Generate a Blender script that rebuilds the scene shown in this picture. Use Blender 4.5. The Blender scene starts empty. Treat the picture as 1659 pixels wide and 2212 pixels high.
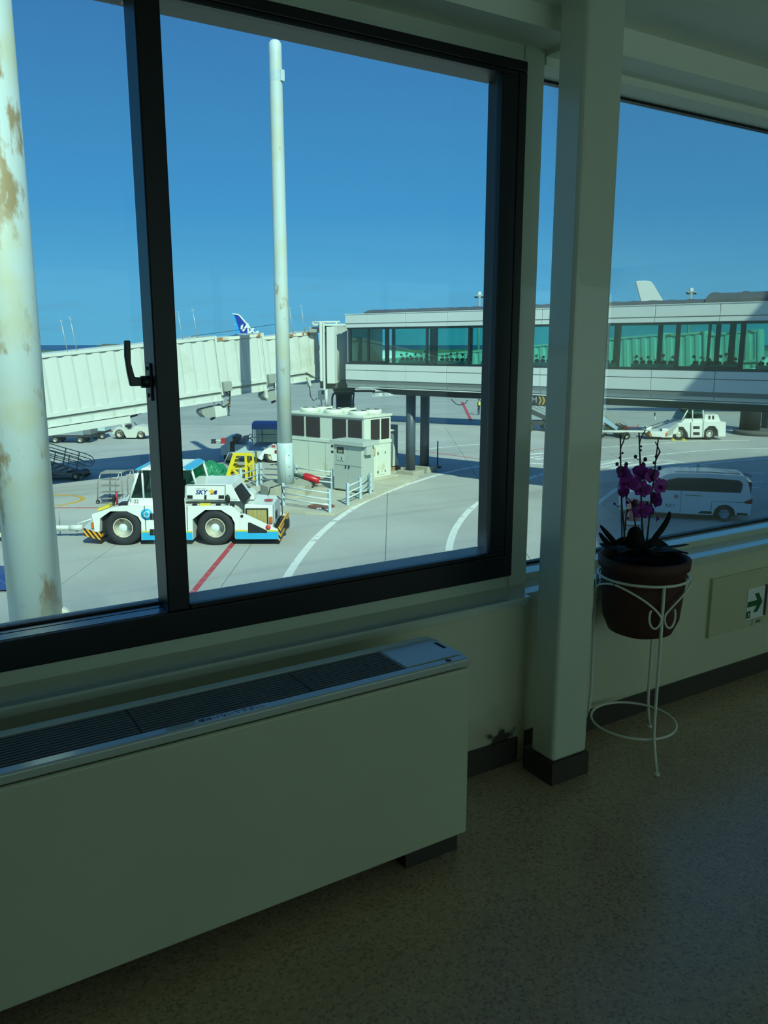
import bpy, bmesh, math, random
from mathutils import Vector, Matrix
random.seed(7)
SC = bpy.context.scene
COL = SC.collection

# ------------------------------------------------------------------ camera (image taken as 1659 x 2212)
F, HC, G = 1750.0, 1.55, -4.95                 # focal length in px, eye height over the floor, apron level
PITCH, YAW = math.atan(361.0 / F), math.radians(31.7)
cam_data = bpy.data.cameras.new('camera')
cam_data.sensor_fit = 'VERTICAL'; cam_data.sensor_height = 24.0; cam_data.lens = F / 2212.0 * 24.0
cam_data.clip_start = 0.05; cam_data.clip_end = 60000.0
cam = bpy.data.objects.new('camera', cam_data); COL.objects.link(cam)
cam.location = (0, 0, HC); cam.rotation_euler = (math.pi / 2 - PITCH, 0, -YAW)
SC.camera = cam

def lin(c):
    return tuple((x / 255 / 12.92) if x / 255 <= .04045 else ((x / 255 + .055) / 1.055) ** 2.4 for x in c[:3])

# ------------------------------------------------------------------ sky, sun, exposure
world = bpy.data.worlds.new('sky'); SC.world = world; world.use_nodes = True
nt = world.node_tree; nt.nodes.clear()
def wn(t, **k):
    n = nt.nodes.new(t)
    for a, b in k.items(): setattr(n, a, b)
    return n
tc = wn('ShaderNodeTexCoord'); sp = wn('ShaderNodeSeparateXYZ'); nt.links.new(tc.outputs['Generated'], sp.inputs[0])
rp = wn('ShaderNodeValToRGB'); nt.links.new(sp.outputs['Z'], rp.inputs[0])
SKY = [(0.0, (.112, .430, .690)), (.06, (.106, .425, .720)), (.15, (.062, .315, .650)), (.36, (.046, .195, .480)), (1.0, (.050, .185, .470))]
while len(rp.color_ramp.elements) < len(SKY): rp.color_ramp.elements.new(.5)
for e, (p, c) in zip(rp.color_ramp.elements, SKY): e.position = p; e.color = (*c, 1)
mp = wn('ShaderNodeMapping'); mp.inputs['Scale'].default_value = (5, 5, 38); nt.links.new(tc.outputs['Generated'], mp.inputs[0])
nz = wn('ShaderNodeTexNoise'); nz.inputs['Scale'].default_value = 2.2; nz.inputs['Detail'].default_value = 6; nz.inputs['Roughness'].default_value = .6
nt.links.new(mp.outputs[0], nz.inputs['Vector'])
cr = wn('ShaderNodeMapRange'); nt.links.new(nz.outputs[0], cr.inputs[0])
for i, v in enumerate((.5, .75, 0, 1)): cr.inputs[i + 1].default_value = v
hz = wn('ShaderNodeMapRange'); nt.links.new(sp.outputs['Z'], hz.inputs[0])
for i, v in enumerate((.02, .11, .5, 0)): hz.inputs[i + 1].default_value = v
mu = wn('ShaderNodeMath', operation='MULTIPLY'); nt.links.new(cr.outputs[0], mu.inputs[0]); nt.links.new(hz.outputs[0], mu.inputs[1])
mx = wn('ShaderNodeMix', data_type='RGBA'); nt.links.new(mu.outputs[0], mx.inputs[0]); nt.links.new(rp.outputs[0], mx.inputs[6]); mx.inputs[7].default_value = (.12, .30, .46, 1)
bg = wn('ShaderNodeBackground'); nt.links.new(mx.outputs[2], bg.inputs[0]); bg.inputs[1].default_value = 1.0
wo = wn('ShaderNodeOutputWorld'); nt.links.new(bg.outputs[0], wo.inputs[0])

SUN_AZ, SUN_EL = math.radians(8.5), math.radians(39.0)     # shadows fall 8.5 degrees right of the window wall's normal
sun_data = bpy.data.lights.new('sun', 'SUN'); sun_data.energy = 4.9; sun_data.angle = .0093; sun_data.color = (.80, 1.0, .82)
sun = bpy.data.objects.new('sun', sun_data); COL.objects.link(sun); sun.location = (0, -30, 40)
sun.rotation_euler = Vector((math.sin(SUN_AZ) * math.cos(SUN_EL), math.cos(SUN_AZ) * math.cos(SUN_EL), -math.sin(SUN_EL))).to_track_quat('-Z', 'Y').to_euler()

vs = SC.view_settings
SC.display_settings.display_device = 'sRGB'
vs.view_transform = 'Standard'; vs.look = 'None'; vs.exposure = 0.0; vs.gamma = 1.0; vs.use_curve_mapping = False
cy = SC.cycles
cy.use_denoising = True; cy.max_bounces = 12; cy.diffuse_bounces = 6; cy.glossy_bounces = 5; cy.transparent_max_bounces = 24
cy.caustics_reflective = False; cy.caustics_refractive = False; cy.sample_clamp_indirect = 6.0

# ------------------------------------------------------------------ measuring helpers: photograph pixel -> place
FW = Vector((math.sin(YAW) * math.cos(PITCH), math.cos(YAW) * math.cos(PITCH), -math.sin(PITCH)))
RT = Vector((math.cos(YAW), -math.sin(YAW), 0)); UP = RT.cross(FW); HF = Vector((math.sin(YAW), math.cos(YAW), 0))
EYE = Vector((0, 0, HC))
def ray(x, y): return FW + RT * ((x - 829.5) / F) - UP * ((y - 1106) / F)
def onz(x, y, z):
    d = ray(x, y); return EYE + d * ((z - HC) / d.z)
def ony(x, y, Y):
    d = ray(x, y); return EYE + d * (Y / d.y)
def gp(x, y): return onz(x, y, G)
def atd(x, y, D):
    d = ray(x, y); return EYE + d * (D / d.dot(HF))
def place(u, D, z=None): return RT * u + HF * D + Vector((0, 0, G if z is None else z))
def uh(x, y, D):                                   # sideways distance and height over the apron at depth D
    if y <= 0: y = 1106 + F * math.tan(math.atan((HC - G) / D) - PITCH)          # no height given: at ground level
    p = atd(x, y, D); return p.dot(RT), p.z - G

# ------------------------------------------------------------------ materials
MATS = {}
def node_mat(name):
    m = bpy.data.materials.new(name); m.use_nodes = True
    t = m.node_tree; b = t.nodes['Principled BSDF']; MATS[name] = m
    return m, t, b
def nn(t, typ, **k):
    n = t.nodes.new(typ)
    for a, b in k.items(): setattr(n, a, b)
    return n
def M(name, col, rough=.5, metal=0.0, var=.06, scale=6.0, bump=0.0, spec=.5, coat=0.0, stretch=(1, 1, 1)):
    if name in MATS: return MATS[name]
    m, t, b = node_mat(name); c = lin(col)
    tcn = nn(t, 'ShaderNodeTexCoord'); mpn = nn(t, 'ShaderNodeMapping'); mpn.inputs['Scale'].default_value = stretch
    t.links.new(tcn.outputs['Object'], mpn.inputs[0])
    n = nn(t, 'ShaderNodeTexNoise'); n.inputs['Scale'].default_value = scale; n.inputs['Detail'].default_value = 5
    t.links.new(mpn.outputs[0], n.inputs['Vector'])
    r = nn(t, 'ShaderNodeValToRGB'); r.color_ramp.elements[0].position = .3; r.color_ramp.elements[1].position = .7
    r.color_ramp.elements[0].color = (*[max(0, x * (1 - var)) for x in c], 1); r.color_ramp.elements[1].color = (*[min(1, x * (1 + var)) for x in c], 1)
    t.links.new(n.outputs[0], r.inputs[0]); t.links.new(r.outputs[0], b.inputs['Base Color'])
    b.inputs['Roughness'].default_value = rough; b.inputs['Metallic'].default_value = metal
    b.inputs['Specular IOR Level'].default_value = spec; b.inputs['Coat Weight'].default_value = coat
    if bump:
        bp = nn(t, 'ShaderNodeBump'); bp.inputs['Strength'].default_value = bump; bp.inputs['Distance'].default_value = .01
        t.links.new(n.outputs[0], bp.inputs['Height']); t.links.new(bp.outputs[0], b.inputs['Normal'])
    return m
def stain_mat(name, base, stain, scale, lo, hi, stretch=(1, 1, 1), rough=.55, col2=None, lo2=.5, hi2=.6):
    """paint with patches of another colour where a noise passes a threshold"""
    m, t, b = node_mat(name)
    tcn = nn(t, 'ShaderNodeTexCoord'); mpn = nn(t, 'ShaderNodeMapping'); mpn.inputs['Scale'].default_value = stretch
    t.links.new(tcn.outputs['Object'], mpn.inputs[0])
    n = nn(t, 'ShaderNodeTexNoise'); n.inputs['Scale'].default_value = scale; n.inputs['Detail'].default_value = 9; n.inputs['Roughness'].default_value = .62
    t.links.new(mpn.outputs[0], n.inputs['Vector'])
    mr = nn(t, 'ShaderNodeMapRange'); t.links.new(n.outputs[0], mr.inputs[0]); mr.inputs[1].default_value = lo; mr.inputs[2].default_value = hi
    mxn = nn(t, 'ShaderNodeMix', data_type='RGBA'); t.links.new(mr.outputs[0], mxn.inputs[0])
    mxn.inputs[6].default_value = (*lin(base), 1); mxn.inputs[7].default_value = (*lin(stain), 1)
    out = mxn.outputs[2]
    if col2:
        n2 = nn(t, 'ShaderNodeTexNoise'); n2.inputs['Scale'].default_value = scale * .6; n2.inputs['Detail'].default_value = 4
        t.links.new(tcn.outputs['Object'], n2.inputs['Vector'])
        m2 = nn(t, 'ShaderNodeMapRange'); t.links.new(n2.outputs[0], m2.inputs[0]); m2.inputs[1].default_value = lo2; m2.inputs[2].default_value = hi2
        x2 = nn(t, 'ShaderNodeMix', data_type='RGBA'); t.links.new(m2.outputs[0], x2.inputs[0]); t.links.new(out, x2.inputs[6]); x2.inputs[7].default_value = (*lin(col2), 1)
        out = x2.outputs[2]
    t.links.new(out, b.inputs['Base Color']); b.inputs['Roughness'].default_value = rough
    return m
def glass_mat(name, tint, refl=1.0, dark=0.0, rough=.02):
    """thin pane: tinted see-through plus a fresnel reflection"""
    m = bpy.data.materials.new(name); m.use_nodes = True; t = m.node_tree; t.nodes.clear(); MATS[name] = m
    tr = nn(t, 'ShaderNodeBsdfTransparent'); tr.inputs[0].default_value = (*tint, 1)
    gl = nn(t, 'ShaderNodeBsdfGlossy'); gl.inputs['Roughness'].default_value = rough; gl.inputs[0].default_value = (1, 1, 1, 1)
    fr = nn(t, 'ShaderNodeFresnel'); fr.inputs[0].default_value = 1.42
    ml = nn(t, 'ShaderNodeMath', operation='MULTIPLY'); t.links.new(fr.outputs[0], ml.inputs[0]); ml.inputs[1].default_value = refl
    mxn = nn(t, 'ShaderNodeMixShader'); t.links.new(ml.outputs[0], mxn.inputs[0]); t.links.new(tr.outputs[0], mxn.inputs[1]); t.links.new(gl.outputs[0], mxn.inputs[2])
    o = nn(t, 'ShaderNodeOutputMaterial'); t.links.new(mxn.outputs[0], o.inputs[0])
    return m
def stripes_mat(name, c1, c2, scale, rotz, rough=.5, axes=(1, 0, 1)):
    m, t, b = node_mat(name)
    tcn = nn(t, 'ShaderNodeTexCoord'); mpn = nn(t, 'ShaderNodeMapping'); mpn.inputs['Rotation'].default_value = rotz
    t.links.new(tcn.outputs['Object'], mpn.inputs[0])
    w = nn(t, 'ShaderNodeTexWave'); w.inputs['Scale'].default_value = scale; w.bands_direction = 'X'; t.links.new(mpn.outputs[0], w.inputs['Vector'])
    r = nn(t, 'ShaderNodeValToRGB'); r.color_ramp.interpolation = 'CONSTANT'; r.color_ramp.elements[1].position = .5
    r.color_ramp.elements[0].color = (*lin(c1), 1); r.color_ramp.elements[1].color = (*lin(c2), 1)
    t.links.new(w.outputs['Fac'], r.inputs[0]); t.links.new(r.outputs[0], b.inputs['Base Color']); b.inputs['Roughness'].default_value = rough
    return m

# ------------------------------------------------------------------ mesh helpers: every call makes ONE object
def tag(o, label=None, cat=None, group=None, kind=None):
    for k, v in (('label', label), ('category', cat), ('group', group), ('kind', kind)):
        if v: o[k] = v
    return o
def empty(name, loc, rz=0.0, rot=None):
    o = bpy.data.objects.new(name, None); COL.objects.link(o); o.location = loc
    o.rotation_euler = rot if rot else (0, 0, rz); o.empty_display_size = .2
    return o
def mesh(name, verts, faces, mat, parent=None, smooth=False, bevel=0.0, seg=2):
    me = bpy.data.meshes.new(name); me.from_pydata([tuple(v) for v in verts], [], faces)
    bm = bmesh.new(); bm.from_mesh(me); bmesh.ops.recalc_face_normals(bm, faces=bm.faces); bm.to_mesh(me); bm.free()
    o = bpy.data.objects.new(name, me); COL.objects.link(o)
    if mat is not None: me.materials.append(mat)
    if parent is not None: o.parent = parent
    if smooth:
        for p in me.polygons: p.use_smooth = True
    if bevel:
        b = o.modifiers.new('bevel', 'BEVEL'); b.width = bevel; b.segments = seg; b.limit_method = 'ANGLE'; b.angle_limit = .6
    return o
def box(name, mat, parent, x0, x1, y0, y1, z0, z1, bevel=0.0, seg=2):
    v = [(x, y, z) for z in (z0, z1) for y in (y0, y1) for x in (x0, x1)]
    return mesh(name, v, [(0, 1, 3, 2), (4, 6, 7, 5), (0, 4, 5, 1), (2, 3, 7, 6), (0, 2, 6, 4), (1, 5, 7, 3)], mat, parent, False, bevel, seg)
def prism(name, mat, parent, pts, axis, a, b, bevel=0.0, smooth=False):
    """polygon pushed along an axis: 'y' takes (x,z) points, 'z' takes (x,y), 'x' takes (y,z)"""
    f = {'y': lambda p, t: (p[0], t, p[1]), 'z': lambda p, t: (p[0], p[1], t), 'x': lambda p, t: (t, p[0], p[1])}[axis]
    n = len(pts); v = [f(p, a) for p in pts] + [f(p, b) for p in pts]
    fc = [tuple(range(n)), tuple(range(n, 2 * n))] + [(i, (i + 1) % n, n + (i + 1) % n, n + i) for i in range(n)]
    return mesh(name, v, fc, mat, parent, smooth, bevel)
def frame_of(d):
    d = d.normalized(); a = Vector((0, 0, 1)) if abs(d.z) < .95 else Vector((1, 0, 0))
    x = d.cross(a).normalized(); return x, d.cross(x).normalized()
def cyl(name, mat, parent, p0, p1, r0, r1=None, n=16, smooth=True):
    p0, p1 = Vector(p0), Vector(p1); r1 = r0 if r1 is None else r1
    x, y = frame_of(p1 - p0); v = []
    for p, r in ((p0, r0), (p1, r1)):
        v += [p + (x * math.cos(2 * math.pi * i / n) + y * math.sin(2 * math.pi * i / n)) * r for i in range(n)]
    o = mesh(name, v, [tuple(range(n)), tuple(range(n, 2 * n))] + [(i, (i + 1) % n, n + (i + 1) % n, n + i) for i in range(n)], mat, parent)
    if smooth:
        for p in o.data.polygons: p.use_smooth = len(p.vertices) == 4
    return o
def tube(name, mat, parent, pts, r, n=6, closed=False):
    pts = [Vector(p) for p in pts]; v, fc = [], []; m = len(pts)
    px = None
    for i, p in enumerate(pts):
        a = pts[i - 1] if (i or closed) else p; b = pts[(i + 1) % m] if (i < m - 1 or closed) else p
        d = (b - a).normalized()
        if px is None: x, y = frame_of(d)
        else:
            x = (px - d * px.dot(d)).normalized(); y = d.cross(x)
        px = x
        rr = r[i] if isinstance(r, (list, tuple)) else r
        v += [p + (x * math.cos(2 * math.pi * k / n) + y * math.sin(2 * math.pi * k / n)) * rr for k in range(n)]
    for i in range(m if closed else m - 1):
        j = (i + 1) % m
        fc += [(i * n + k, i * n + (k + 1) % n, j * n + (k + 1) % n, j * n + k) for k in range(n)]
    if not closed: fc += [tuple(range(n)), tuple(range((m - 1) * n, m * n))]
    return mesh(name, v, fc, mat, parent, True)
def lathe(name, mat, parent, prof, n=24, c=(0, 0, 0), axis='z', smooth=True, closed=False):
    v, fc = [], []; m = len(prof)
    for i in range(n):
        a = 2 * math.pi * i / n; ca, sa = math.cos(a), math.sin(a)
        for r, z in prof:
            q = {'z': (r * ca, r * sa, z), 'y': (r * ca, z, r * sa), 'x': (z, r * ca, r * sa)}[axis]
            v.append((q[0] + c[0], q[1] + c[1], q[2] + c[2]))
    for i in range(n):
        j = (i + 1) % n
        for k in range(m if closed else m - 1):
            l = (k + 1) % m; fc.append((i * m + k, j * m + k, j * m + l, i * m + l))
    if not closed:
        if prof[0][0] > 1e-5: fc.append(tuple(i * m for i in range(n)))
        if prof[-1][0] > 1e-5: fc.append(tuple(i * m + m - 1 for i in range(n)))
    o = mesh(name, v, fc, mat, parent, smooth)
    bm = bmesh.new(); bm.from_mesh(o.data); bmesh.ops.remove_doubles(bm, verts=bm.verts, dist=1e-6); bmesh.ops.recalc_face_normals(bm, faces=bm.faces); bm.to_mesh(o.data); bm.free()
    return o
def ball(name, mat, parent, c, r, n=10, m=7):
    r = r if isinstance(r, (tuple, list)) else (r, r, r); v, fc = [], []
    for i in range(1, m):
        t = math.pi * i / m
        for k in range(n):
            a = 2 * math.pi * k / n; v.append((c[0] + r[0] * math.sin(t) * math.cos(a), c[1] + r[1] * math.sin(t) * math.sin(a), c[2] + r[2] * math.cos(t)))
    v += [(c[0], c[1], c[2] + r[2]), (c[0], c[1], c[2] - r[2])]; T, B = len(v) - 2, len(v) - 1
    for i in range(m - 2):
        fc += [(i * n + k, i * n + (k + 1) % n, (i + 1) * n + (k + 1) % n, (i + 1) * n + k) for k in range(n)]
    fc += [(T, (k + 1) % n, k) for k in range(n)] + [(B, (m - 2) * n + k, (m - 2) * n + (k + 1) % n) for k in range(n)]
    return mesh(name, v, fc, mat, parent, True)
def lettering(name, s, size, mat, parent, loc, ex, ey, shear=0.0, thick=.004, align='CENTER', bold=0.0):
    cu = bpy.data.curves.new(name, 'FONT'); cu.body = s; cu.size = size; cu.align_x = align; cu.align_y = 'CENTER'; cu.shear = shear; cu.extrude = thick / 2; cu.offset = bold; cu.resolution_u = 3
    t = bpy.data.objects.new(name + '_curve', cu); COL.objects.link(t)
    dg = bpy.context.evaluated_depsgraph_get(); me = bpy.data.meshes.new_from_object(t.evaluated_get(dg))
    bpy.data.objects.remove(t); bpy.data.curves.remove(cu)
    o = bpy.data.objects.new(name, me); COL.objects.link(o); me.name = name
    me.materials.clear(); me.materials.append(mat)
    ex, ey = Vector(ex).normalized(), Vector(ey).normalized(); ez = ex.cross(ey)
    o.matrix_local = Matrix(((ex.x, ey.x, ez.x, loc[0]), (ex.y, ey.y, ez.y, loc[1]), (ex.z, ey.z, ez.z, loc[2]), (0, 0, 0, 1)))
    if parent is not None: o.parent = parent
    return o
def copy_tree(o, parent=None):
    c = o.copy(); COL.objects.link(c); c.parent = parent
    for ch in o.children: copy_tree(ch, c)
    return c

# ================================================================== THE ROOM
WALL = M('wall_paint', (206, 206, 178), .55, var=.05, scale=2.2)
FRAMECREAM = M('cream_trim_paint', (206, 212, 192), .30, var=.03, scale=4, coat=.5)
SILLP = M('glossy_sill_paint', (190, 198, 182), .10, var=.04, scale=3, coat=.6)
CEIL = M('ceiling_paint', (240, 242, 222), .7, var=.03, scale=2)
BASE = M('dark_vinyl_baseboard', (62, 56, 52), .45, var=.12, scale=9)
BLACK = M('black_aluminium', (15, 15, 17), .38, var=.1, scale=8, spec=.4)
GLASS = glass_mat('window_glass', (.935, .985, .965), .40); GLASS2 = glass_mat('clean_window_glass', (.935, .985, .965), .28)
# grime that has settled along the lower edge of the sliding panes
t = GLASS.node_tree; tcn = nn(t, 'ShaderNodeTexCoord'); sz = nn(t, 'ShaderNodeSeparateXYZ'); t.links.new(tcn.outputs['Object'], sz.inputs[0])
gr = nn(t, 'ShaderNodeMapRange'); t.links.new(sz.outputs['Z'], gr.inputs[0]); gr.interpolation_type = 'SMOOTHERSTEP'
for i_, v_ in enumerate((.775, .93, .30, 0)): gr.inputs[i_ + 1].default_value = v_
gn = nn(t, 'ShaderNodeTexNoise'); gn.inputs['Scale'].default_value = 9; gn.inputs['Detail'].default_value = 5; t.links.new(tcn.outputs['Object'], gn.inputs['Vector'])
gm = nn(t, 'ShaderNodeMath', operation='MULTIPLY'); t.links.new(gr.outputs[0], gm.inputs[0]); t.links.new(gn.outputs[0], gm.inputs[1])
ga = nn(t, 'ShaderNodeMath', operation='ADD'); t.links.new(gm.outputs[0], ga.inputs[0]); ga.inputs[1].default_value = .006
gd = nn(t, 'ShaderNodeBsdfTranslucent'); gd.inputs[0].default_value = (.85, .88, .84, 1)
go = [n for n in t.nodes if n.type == 'OUTPUT_MATERIAL'][0]; gs = go.inputs[0].links[0].from_socket
gx = nn(t, 'ShaderNodeMixShader'); t.links.new(ga.outputs[0], gx.inputs[0]); t.links.new(gs, gx.inputs[1]); t.links.new(gd.outputs[0], gx.inputs[2]); t.links.new(gx.outputs[0], go.inputs[0])
def struct(o, label=None): return tag(o, label, None, None, 'structure')

# terrazzo floor
fm, t, b = node_mat('terrazzo')
tcn = nn(t, 'ShaderNodeTexCoord')
v1 = nn(t, 'ShaderNodeTexVoronoi'); v1.inputs['Scale'].default_value = 135; t.links.new(tcn.outputs['Object'], v1.inputs['Vector'])
rr = nn(t, 'ShaderNodeValToRGB'); rr.color_ramp.interpolation = 'CONSTANT'
for e_, (p_, c_) in zip([rr.color_ramp.elements[0], rr.color_ramp.elements[1], rr.color_ramp.elements.new(.45), rr.color_ramp.elements.new(.8)],
                        [(0, (60, 54, 46)), (.93, (206, 196, 164)), (.16, (150, 134, 106)), (.72, (182, 164, 132))]): e_.position = p_; e_.color = (*lin(c_), 1)
sx = nn(t, 'ShaderNodeSeparateColor'); t.links.new(v1.outputs['Color'], sx.inputs[0]); t.links.new(sx.outputs[0], rr.inputs[0])
n1 = nn(t, 'ShaderNodeTexNoise'); n1.inputs['Scale'].default_value = 3.5; n1.inputs['Detail'].default_value = 4; t.links.new(tcn.outputs['Object'], n1.inputs['Vector'])
m1 = nn(t, 'ShaderNodeMix', data_type='RGBA'); m1.inputs[0].default_value = .55; t.links.new(rr.outputs[0], m1.inputs[6]); m1.inputs[7].default_value = (*lin((190, 164, 138)), 1)
m2 = nn(t, 'ShaderNodeMix', data_type='RGBA', blend_type='MULTIPLY'); m2.inputs[0].default_value = .25; t.links.new(m1.outputs[2], m2.inputs[6]); t.links.new(n1.outputs[0], m2.inputs[7])
t.links.new(m2.outputs[2], b.inputs['Base Color']); b.inputs['Roughness'].default_value = .27; b.inputs['Specular IOR Level'].default_value = .7
TERRAZZO = fm
# dado wall with the scuffed, flaking patch above the baseboard
wm, t, b = node_mat('scuffed_wall_paint')
tcn = nn(t, 'ShaderNodeTexCoord')
n1 = nn(t, 'ShaderNodeTexNoise'); n1.inputs['Scale'].default_value = 14; n1.inputs['Detail'].default_value = 8; t.links.new(tcn.outputs['Object'], n1.inputs['Vector'])
dv = nn(t, 'ShaderNodeVectorMath', operation='SUBTRACT'); t.links.new(tcn.outputs['Object'], dv.inputs[0]); dv.inputs[1].default_value = (1.835, 2.15, .108)
sc = nn(t, 'ShaderNodeVectorMath', operation='MULTIPLY'); t.links.new(dv.outputs[0], sc.inputs[0]); sc.inputs[1].default_value = (8, 0, 16)
ln_ = nn(t, 'ShaderNodeVectorMath', operation='LENGTH'); t.links.new(sc.outputs[0], ln_.inputs[0])
ad = nn(t, 'ShaderNodeMath', operation='MULTIPLY_ADD'); t.links.new(n1.outputs[0], ad.inputs[0]); ad.inputs[1].default_value = 2.6; t.links.new(ln_.outputs['Value'], ad.inputs[2])
mr = nn(t, 'ShaderNodeMapRange'); t.links.new(ad.outputs[0], mr.inputs[0])
for i_, v_ in enumerate((1.85, 1.6, 0, 1)): mr.inputs[i_ + 1].default_value = v_
mh = nn(t, 'ShaderNodeMapRange'); t.links.new(ad.outputs[0], mh.inputs[0])
for i_, v_ in enumerate((3.6, 1.8, 0, .4)): mh.inputs[i_ + 1].default_value = v_
a1 = nn(t, 'ShaderNodeMix', data_type='RGBA'); t.links.new(mh.outputs[0], a1.inputs[0]); a1.inputs[6].default_value = (*lin((206, 206, 178)), 1); a1.inputs[7].default_value = (*lin((150, 134, 104)), 1)
a2 = nn(t, 'ShaderNodeMix', data_type='RGBA'); t.links.new(mr.outputs[0], a2.inputs[0]); t.links.new(a1.outputs[2], a2.inputs[6]); a2.inputs[7].default_value = (*lin((72, 62, 54)), 1)
t.links.new(a2.outputs[2], b.inputs['Base Color']); b.inputs['Roughness'].default_value = .55
SCUFF = wm

XL, XR, YB, ZC = -5.0, 9.0, -3.6, 2.60
struct(box('floor', TERRAZZO, None, XL, XR, YB, 2.45, -.3, 0), 'brown speckled terrazzo floor of the departure corridor')
struct(box('ceiling', CEIL, None, XL, XR, YB, 2.55, ZC, 2.95), 'pale cream plaster ceiling over the corridor')
struct(box('wall_back', WALL, None, XL, XR, YB - .2, YB, -.3, .30), 'cream wall below the windows across the corridor')
struct(box('wall_back', WALL, None, XL, XR, YB - .2, YB, 2.45, ZC), 'cream wall above the windows across the corridor')
W3 = struct(empty('added_window', (2.0, YB - .1, .30)), 'unseen long window added across the corridor to light the room')  # added out of view so daylight enters from behind the camera
struct(box('wall_back', WALL, None, XL, -1, YB - .2, YB, .30, 2.45), 'unseen plain cream wall added beside the window to dim the left side')  # solid stretch added so less light falls on the heater's left end
box('pane', GLASS2, W3, -3, XR - 2, -.003, .003, 0, 2.15)
for k in range(2, 8): box('mullion', BLACK, W3, -7 + 2 * k - .04, -7 + 2 * k + .04, -.05, .05, 0, 2.15)
BLIND = bpy.data.materials.new('added_blind_cloth'); BLIND.use_nodes = True; t = BLIND.node_tree; t.nodes.clear()  # sunlit cloth added out of view as a soft light source for the room
tl = nn(t, 'ShaderNodeBsdfTranslucent'); tl.inputs[0].default_value = (.58, .66, .76, 1); df = nn(t, 'ShaderNodeBsdfDiffuse'); df.inputs[0].default_value = (.60, .64, .62, 1)
wv = nn(t, 'ShaderNodeTexNoise'); wv.inputs['Scale'].default_value = 30; tcn = nn(t, 'ShaderNodeTexCoord'); t.links.new(tcn.outputs['Object'], wv.inputs['Vector'])
bp = nn(t, 'ShaderNodeBump'); bp.inputs['Strength'].default_value = .05; t.links.new(wv.outputs[0], bp.inputs['Height']); t.links.new(bp.outputs[0], df.inputs['Normal'])
ms = nn(t, 'ShaderNodeMixShader'); ms.inputs[0].default_value = .30; t.links.new(tl.outputs[0], ms.inputs[1]); t.links.new(df.outputs[0], ms.inputs[2])
ot = nn(t, 'ShaderNodeOutputMaterial'); t.links.new(ms.outputs[0], ot.inputs[0])
for k, nth in zip(range(2, 7), ('first', 'second', 'third', 'fourth', 'fifth')):
    bl = tag(empty('added_blind', (-4 + 2 * k, YB + .04, .34)), nth + ' unseen cloth blind added to light the corridor, counted from the solid wall', 'blind', 'unseen blinds added to light the corridor')
    mesh('blind_cloth', [(-.98, 0, 0), (.98, 0, 0), (.98, 0, 2.1), (-.98, 0, 2.1)], [(0, 1, 2, 3)], BLIND, bl)
    cyl('blind_roller', CEIL, bl, (-.98, 0, 2.12), (.98, 0, 2.12), .025, n=10); box('blind_hem', CEIL, bl, -.98, .98, -.008, .008, -.02, 0)
struct(box('wall_left', WALL, None, XL - .2, XL, YB, 2.45, -.3, ZC), 'plain cream end wall past the heater')
struct(box('wall_right', WALL, None, XR, XR + .2, YB, 2.45, -.3, ZC), 'plain cream end wall past the exit sign')
struct(box('wall_front', SCUFF, None, XL, 1.955, 2.15, 2.45, 0, .618), 'cream wall below the sliding window, scuffed above the baseboard')
struct(box('wall_front', WALL, None, 1.955, XR, 2.185, 2.45, 0, .618), 'cream wall below the fixed window, behind the orchid stand')
struct(box('wall_front', WALL, None, XL, -.80, 2.28, 2.45, .618, 2.54), 'cream wall beyond the sliding window')
struct(box('wall_front', WALL, None, 6.9, XR, 2.28, 2.45, .618, 2.54), 'cream wall beyond the fixed window')
struct(box('baseboard_front', BASE, None, XL, 1.915, 2.138, 2.15, 0, .098), 'dark vinyl baseboard under the sliding window')
struct(box('baseboard_front', BASE, None, 1.955, XR, 2.175, 2.185, 0, .088), 'dark vinyl baseboard behind the orchid stand')
# window ledges and head beam
struct(prism('trim_1', SILLP, None, [(2.136, .62), (2.136, .640), (2.142, .646), (2.30, .646), (2.30, .62)], 'x', XL, 1.957), 'glossy cream window ledge over the heater')
struct(prism('trim_2', SILLP, None, [(2.172, .62), (2.172, .640), (2.178, .646), (2.306, .646), (2.306, .676), (2.45, .676), (2.45, .62)], 'x', 1.957, XR), 'glossy stepped ledge of the fixed window')
struct(prism('trim_3', CEIL, None, [(2.134, 2.602), (2.134, 2.535), (2.29, 2.535), (2.29, 2.55), (2.45, 2.55), (2.45, 2.602)], 'x', XL, 2.062), 'boxed cream beam over the sliding window')
struct(prism('trim_4', CEIL, None, [(2.134, 2.602), (2.134, 2.515), (2.281, 2.515), (2.281, 2.489), (2.45, 2.489), (2.45, 2.602)], 'x', 2.062, XR), 'stepped cream beam over the fixed window')
# cream casing round the sliding window
struct(box('trim_5', FRAMECREAM, None, -.80, 1.965, 2.283, 2.43, .646, .693), 'cream casing strip under the black window frame')
struct(box('trim_6', FRAMECREAM, None, 1.966, 2.052, 2.280, 2.43, .646, 2.54), 'cream upright casing between the two windows')
struct(box('trim_7', FRAMECREAM, None, -.80, 1.965, 2.283, 2.43, 2.478, 2.54), 'cream casing strip over the black window frame')

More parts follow.
